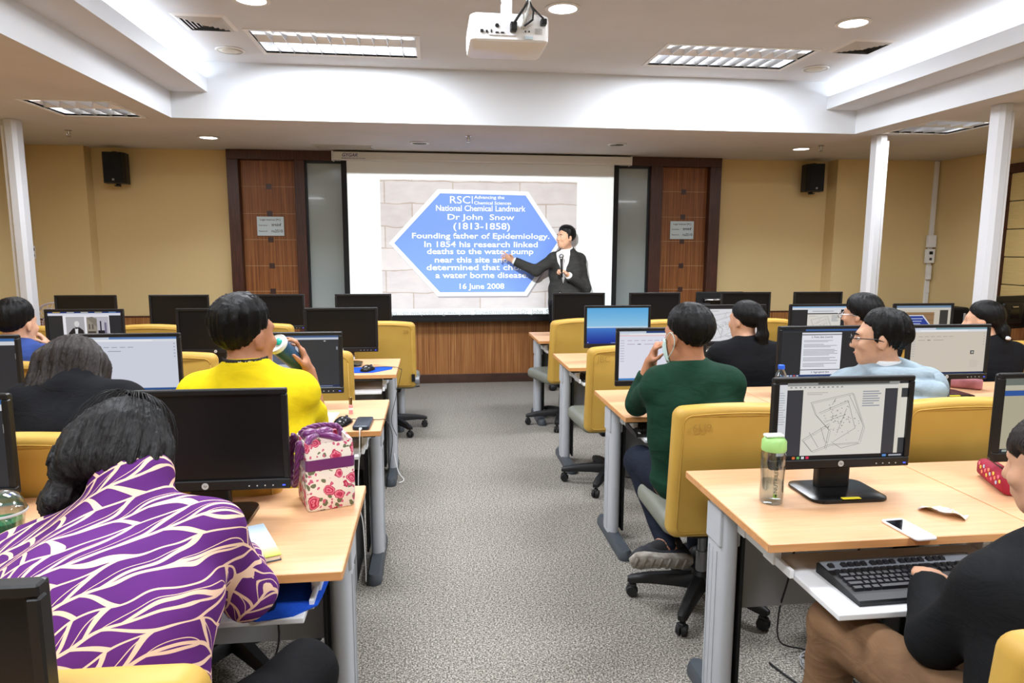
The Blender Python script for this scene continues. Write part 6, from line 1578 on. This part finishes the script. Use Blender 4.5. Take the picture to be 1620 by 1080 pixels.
# ---------------------------------------------------------------- man in blue shirt (third row, far left)
def blue_man():
    J = dict(pel=(-2.20, 3.78, .54), chest=(-2.20, 3.80, .84), nb=(-2.185, 3.80, 1.00), hc=(-2.165, 3.83, 1.110), shL=(-2.36, 3.82, .94), shR=(-2.025, 3.80, .935), elL=(-2.42, 4.02, .79), wrL=(-2.30, 4.22, .79), elR=(-1.97, 4.02, .81), wrR=(-2.09, 3.965, .975))
    bl = cloth('blue_shirt', (58, 80, 146), var=.75, bump=.3)
    h = hand_prims(J['wrR'], (-.35, -.35, .85), (-.7, -.5, -.3), (-.2, -1, 0), .95, curl=(.9, 1.0, 1.05, 1.1), spread=.03, tcurl=.6)
    person('man in blue shirt with hand at his chin at the left edge', J, 0, (14, -4, 0), 1.0, 1.02, .010, SK1,
        [('shirt', TOP + ARMS + FARMS, .013, bl, {'farmR': [cut_arm(J, 'elR', 'wrR', .85)], 'farmL': [cut_arm(J, 'elL', 'wrL', .85)]}, [collar(J['nb'], J['hc'], .078, .068, .04)], .005, 41, .010), trousers(NAVY), shoes(DKSHOE)],
        ([hair_cap(.026, .088, -.060, .013, .016, .004, .09, .75)], hair_disp(.0035, 36, 3)), H_BLACK, (h,))
blue_man()

# ---------------------------------------------------------------- man in dark green shirt
def green_man():
    J = dict(pel=(1.10, 2.70, .55), chest=(1.085, 2.69, .86), nb=(1.065, 2.67, 1.02), hc=(1.045, 2.69, 1.157), shL=(.93, 2.70, .955), shR=(1.215, 2.66, .955), elL=(.925, 2.95, .815), wrL=(.965, 2.90, 1.02), elR=(1.34, 2.86, .80), wrR=(1.26, 3.08, .79),
             hipL=(1.02, 2.74, .53), knL=(.965, 3.02, .52), anL=(.985, 2.66, .262), toL=(.905, 2.640, .246), hipR=(1.19, 2.74, .53), knR=(1.27, 3.05, .55), anR=(1.22, 2.9, .10), toR=(1.25, 3.04, .035))
    gr = cloth('dark_green_shirt', (26, 62, 46), var=.8, bump=.2)
    h = hand_prims(J['wrL'], (.10, -.45, .9), (.8, -.3, -.2), (.3, -1, .2), 1.0, curl=(.9, 1.0, 1.1, 1.2), spread=.03, tcurl=.5)
    I = np.eye(3)
    r, HM, R, hc = person('man in dark green shirt wearing a face mask, sitting next to the aisle', J, 0, (-24, -6, 2), 1.02, 1.0, .009, SK2,
        [('shirt', TOP + ARMS + FARMS, .012, gr, {'farmR': [cut_arm(J, 'elR', 'wrR', .9)], 'farmL': [cut_arm(J, 'elL', 'wrL', .72)]}, [collar(J['nb'], J['hc'], .078, .070, .045), ellp((1.09, 2.67, .78), I, (.175, .13, .22), .06, 'b')], .005, 51, .009), trousers(NAVY, .003, 4, .010), ('socks', ('foot',), .005, DKSHOE, {}, [], 0, 1, .008)],
        ([hair_cap(.021, .088, -.068, .014, .018, .005, .09, .75)], hair_disp(.004, 30, 12)), H_BLACK, (h,), False, 1.05, neck=.060)
    mk = mat('mask_pale_green', (196, 222, 218), rough=.7)
    m = MB(); rows = []
    for i in range(7):
        v = i / 6; z = -.005 - .10 * v; row = []
        for j in range(13):
            a = -1.25 + 2.5 * j / 12; rr = .098 - .018 * abs(v - .35); row.append((math.sin(a) * .074 * (1 - .25 * v), .022 + math.cos(a) * (rr - .01 + .012 * math.sin(PI * v)), z))
        rows.append(row)
    m.ring_strip(rows, closed=False, cap0=False, cap1=False); o = part_at(m, 'face_mask', mk, r, HM); q = o.modifiers.new('thickness', 'SOLIDIFY'); q.thickness = .002
    for sx in (-1, 1): part_at(MB().tube(smooth_path([(sx * .070, .05, -.01), (sx * .082, .01, .02), (sx * .086, -.016, .0), (sx * .08, -.008, -.04), (sx * .062, .045, -.085)]), .0018, 5), 'ear_loop', mk, r, HM)
    # grey-soled shoe of the tucked-back left foot, and the other shoe
    gs = mat('shoe_mesh_dark', (44, 46, 52), rough=.7); so = m_noise('worn_sole', (176, 172, 164), (130, 122, 112), ns=30, rough=.7)
    def shoe(c, M, nm):
        pts = [(-.035, .0), (-.040, -.09), (-.028, -.13), (0, -.14), (.028, -.13), (.036, -.09), (.028, -.02), (.036, .05), (.044, .09), (.034, .125), (.0, .142), (-.034, .125), (-.044, .09)]
        T = Matrix.Translation(Vector(c)) @ M
        s_ = MB().ring_strip([[(u * k, v * k, z) for u, v in pts] for z, k in ((-.012, .95), (-.006, 1), (.008, 1.02), (.014, .99))]).xf(T); wpart(s_, 'shoe_sole', so, r)
        u_ = MB().ring_strip([[(u * k, v * k2 - sh, z) for u, v in pts] for z, k, k2, sh in ((.012, .97, .98, 0), (.03, .95, .97, 0), (.052, .8, .85, .01), (.075, .62, .55, .045), (.09, .52, .36, .06))]).xf(T); wpart(u_, 'shoe_upper', gs, r)
        for k in range(7): wpart(MB().box(-.030, .030, -.105 + .036 * k, -.092 + .036 * k, -.0155, -.0115).xf(T), 'sole_rib', mat('sole_rib_grey', (150, 144, 134), rough=.7), r)
    tt = nrm((-.96, -.05, .10)); nn = nrm((.08, .90, .42)); xx = np.cross(tt, nn)
    Mx = Matrix((Vector(xx), Vector(tt), Vector(nn))).transposed().to_4x4()
    shoe((.94, 2.60, .225), Mx, 0); shoe((1.245, 2.99, .016), Matrix.Identity(4), 1)
green_man()

# ---------------------------------------------------------------- ponytail woman, short-haired person, bun woman
def third_row():
    I = np.eye(3); mat_w = mat('white_lace', (240, 240, 242), rough=.7)
    J = dict(pel=(1.89, 3.82, .53), chest=(1.885, 3.84, .80), nb=(1.875, 3.85, .96), hc=(1.865, 3.88, 1.085), shL=(1.715, 3.86, .885), shR=(2.045, 3.84, .885), elL=(1.66, 4.05, .78), wrL=(1.76, 4.28, .78), elR=(2.10, 4.05, .78), wrR=(1.99, 4.28, .78))
    tail = [ecap((.0, -.085, .085), (.004, -.118, .03), .024, .030, (1, 0, 0), .02, 't'), ecap((.004, -.118, .03), (.012, -.118, -.08), (.036, .022), (.048, .022), (1, 0, 0), .02, 't'), ecap((.012, -.118, -.08), (.03, -.11, -.20), (.048, .022), (.058, .018), (1, 0, 0), .02, 't'), ecap((.03, -.11, -.20), (.04, -.11, -.26), (.058, .018), (.05, .012), (1, 0, 0), .02, 't')]
    person('woman in black with long straight ponytail, seen from behind', J, 0, (-28, -3, 0), .97, .96, .011, SK1, [('jacket', TOP + ARMS + FARMS, .015, BLACKCLOTH, {}, [collar(J['nb'], J['hc'], .076, .068, .03)], .004, 61, .011), trousers(BLKTR), shoes(DKSHOE)],
           ([hair_cap(.012, .086, -.068, .008, .010, .002)] + tail, hair_disp(.0025, 44, 5)), H_BLACK)
    J = dict(pel=(2.62, 3.80, .53), chest=(2.61, 3.82, .82), nb=(2.60, 3.83, .99), hc=(2.592, 3.85, 1.115), shL=(2.44, 3.84, .91), shR=(2.77, 3.83, .91), elL=(2.39, 4.03, .78), wrL=(2.5, 4.26, .78), elR=(2.82, 4.03, .78), wrR=(2.72, 4.26, .78))
    r, HM, R, hc = person('person in black with short bowl-cut hair and glasses, third right row', J, 0, (-36, -3, 0), 1.0, .97, .011, SK1, [('top', TOP + ARMS + FARMS, .014, BLACKCLOTH, {}, [collar(J['nb'], J['hc'], .074, .066, .03)], .003, 62, .011), trousers(BLKTR), shoes(DKSHOE)],
           ([hair_cap(.022, .066, -.088, .018, .022, .004)], hair_disp(.003, 40, 6)), H_BLACK)
    glasses(r, HM, mat('silver_wire', (190, 190, 194), rough=.3, metal=.8))
    J = dict(pel=(3.42, 3.76, .53), chest=(3.42, 3.78, .79), nb=(3.405, 3.79, .95), hc=(3.385, 3.82, 1.075), shL=(3.25, 3.80, .875), shR=(3.58, 3.79, .875), elL=(3.2, 4.0, .78), wrL=(3.3, 4.25, .78), elR=(3.63, 4.0, .78), wrR=(3.5, 4.25, .78))
    r, HM, R, hc = person('woman in black with low bun tied by white lace, at right edge', J, 0, (-42, -4, 0), .99, .96, .011, SK1, [('top', TOP + ARMS + FARMS, .014, BLACKCLOTH, {}, [collar(J['nb'], J['hc'], .074, .066, .03)], .003, 63, .011), trousers(BLKTR), shoes(DKSHOE)],
           ([hair_cap(.014, .084, -.075, .010, .012, .002), ellp((0, -.10, -.06), I, (.045, .04, .05), .03, 'bun'), ecap((0, -.11, -.10), (.0, -.10, -.19), (.03, .02), (.022, .014), (1, 0, 0), .02, 't')], hair_disp(.002, 44, 7)), H_BLACK)
    mb = MB()
    for k in range(6): mb.sphere((-.035 + .014 * k, -.128 + .003 * (k % 2), -.098 - .002 * k), (.016, .012, .012), 8, 6)
    part_at(mb, 'white_hair_lace', mat_w, r, HM)
third_row()

# ---------------------------------------------------------------- man in grey hoodie
def hoodie_man():
    J = dict(pel=(1.97, 2.66, .54), chest=(1.955, 2.66, .84), nb=(1.925, 2.65, 1.005), hc=(1.885, 2.66, 1.135), shL=(1.775, 2.70, .925), shR=(2.095, 2.62, .935), elL=(1.70, 2.88, .80), wrL=(1.80, 3.10, .79), elR=(2.19, 2.82, .79), wrR=(2.08, 3.06, .79))
    hg = cloth('pale_grey_blue_hoodie', (154, 170, 180), var=.85, bump=.3); I = np.eye(3)
    hood = [ecap((1.83, 2.555, 1.0), (2.0, 2.535, .995), (.040, .038), (.042, .038), (0, 0, 1), .012, 'hood'), ecap((1.86, 2.495, .962), (2.015, 2.475, .945), (.040, .040), (.046, .042), (0, 0, 1), .008, 'hood'), ecap((1.89, 2.46, .90), (2.02, 2.45, .88), (.046, .042), (.048, .042), (0, 0, 1), .008, 'hood'), ellp((1.96, 2.47, .83), I, (.09, .05, .07), .02, 'hood'),
            ecap((1.83, 2.60, 1.01), (1.86, 2.71, 1.03), .03, .022, (0, 0, 1), .03, 'hood'), ecap((2.03, 2.58, 1.00), (2.00, 2.70, 1.03), .03, .022, (0, 0, 1), .03, 'hood')]
    r, HM, R, hc = person('man in pale grey hoodie and black glasses looking to the left', J, 8, (-58, -2, 3), .98, 1.0, .008, SK1,
        [('hoodie', TOP + ARMS + FARMS, .016, hg, {}, [collar(J['nb'], J['hc'], .076, .068, .03)] + hood, .005, 71, .008), trousers(NAVY), shoes(DKSHOE)],
        ([hair_cap(.024, .100, -.068, .015, .020, .006, .09, .7)] + [ecap((sx * .070, .012, .03), (sx * .072, .014, .0), (.008, .012), (.004, .006), (1, 0, 0), .01, 'sb') for sx in (-1, 1)], hair_disp(.006, 24, 9)), H_BLACK, (), True, 1.0)
    glasses(r, HM, mat('glasses_black', (16, 16, 18), rough=.3))
    ws = mat('striped_collar', (226, 228, 230), rough=.8)
    v, fc = surface([ecap(V3(1.915, 2.65, 1.015), V3(1.905, 2.652, 1.058), (.068, .066), (.062, .062), (1, 0, 0), .01, 'c').clip((1.905, 2.652, 1.055), (0, 0, 1))], .008); np_mesh('shirt_collar', v - np.array(r.location), fc, ws, r)
    mb = MB(); mb.tube(smooth_path([(2.02, 2.50, .985), (2.045, 2.455, .94), (2.05, 2.425, .89), (2.02, 2.41, .85)]), .009, 6); wpart(mb, 'hood_trim', mat('trim_dark', (60, 62, 66), rough=.7), r)
hoodie_man()

# ---------------------------------------------------------------- woman in black jacket at the bottom right
def right_woman():
    J = dict(pel=(1.19, 1.06, .55), waist=(1.205, 1.07, .68), chest=(1.24, 1.12, .80), nb=(1.30, 1.19, .905), hc=(1.348, 1.275, 1.05), shL=(1.145, 1.19, .812), shR=(1.44, 1.16, .83), elL=(1.095, 1.285, .665), wrL=(1.23, 1.475, .70), elR=(1.52, 1.32, .70), wrR=(1.42, 1.52, .71),
             hipL=(1.12, 1.10, .54), knL=(1.045, 1.56, .535), anL=(1.00, 1.56, .09), toL=(.98, 1.70, .035), hipR=(1.28, 1.10, .54), knR=(1.36, 1.60, .535), anR=(1.38, 1.56, .09), toR=(1.38, 1.72, .035))
    I = np.eye(3); tan = cloth('tan_trousers', (126, 96, 70), var=.82, bump=.25)
    bk = cloth('black_jacket', (22, 23, 25), var=.8, bump=.2)
    h = hand_prims(J['wrL'], (.5, .75, -.1), (0, 0, -1), (1, 0, 0), .92, curl=(.4, .4, .4, .45))
    hair = [ellp((0, -.014, .037), I, (.092, .110, .098), .02, 'cap'), ecap((0, -.06, .03), (.0, -.085, -.12), (.09, .045), (.09, .03), (1, 0, 0), .04, 'back'), ecap((-.062, -.055, .01), (-.07, -.06, -.19), (.03, .045), (.028, .036), (1, 0, 0), .03, 'l'), ecap((.08, 0, .01), (.09, .0, -.15), (.035, .07), (.025, .045), (1, 0, 0), .04, 'r'), ellp((0, .10, -.04), I, (.068, .085, .10), .02, 'face', sub=True), ellp((-.09, .06, -.045), I, (.055, .07, .10), .02, 'face', sub=True)]
    person('woman in black jacket and tan trousers at the bottom right, typing', J, 6, (-24, -10, 0), .98, .95, .009, SK1,
        [('jacket', TOP + ARMS + FARMS, .016, bk, {'farmL': [cut_arm(J, 'elL', 'wrL', .9)], 'farmR': [cut_arm(J, 'elR', 'wrR', .9)]}, [collar(J['nb'], J['hc'], .080, .070, .03)], .0035, 81, .009), trousers(tan, .004, 9, .009), shoes(DKSHOE)],
        (hair, hair_disp(.004, 36, 10)), H_BROWN, (h,), False)
right_woman()
bpy.context.view_layer.update()
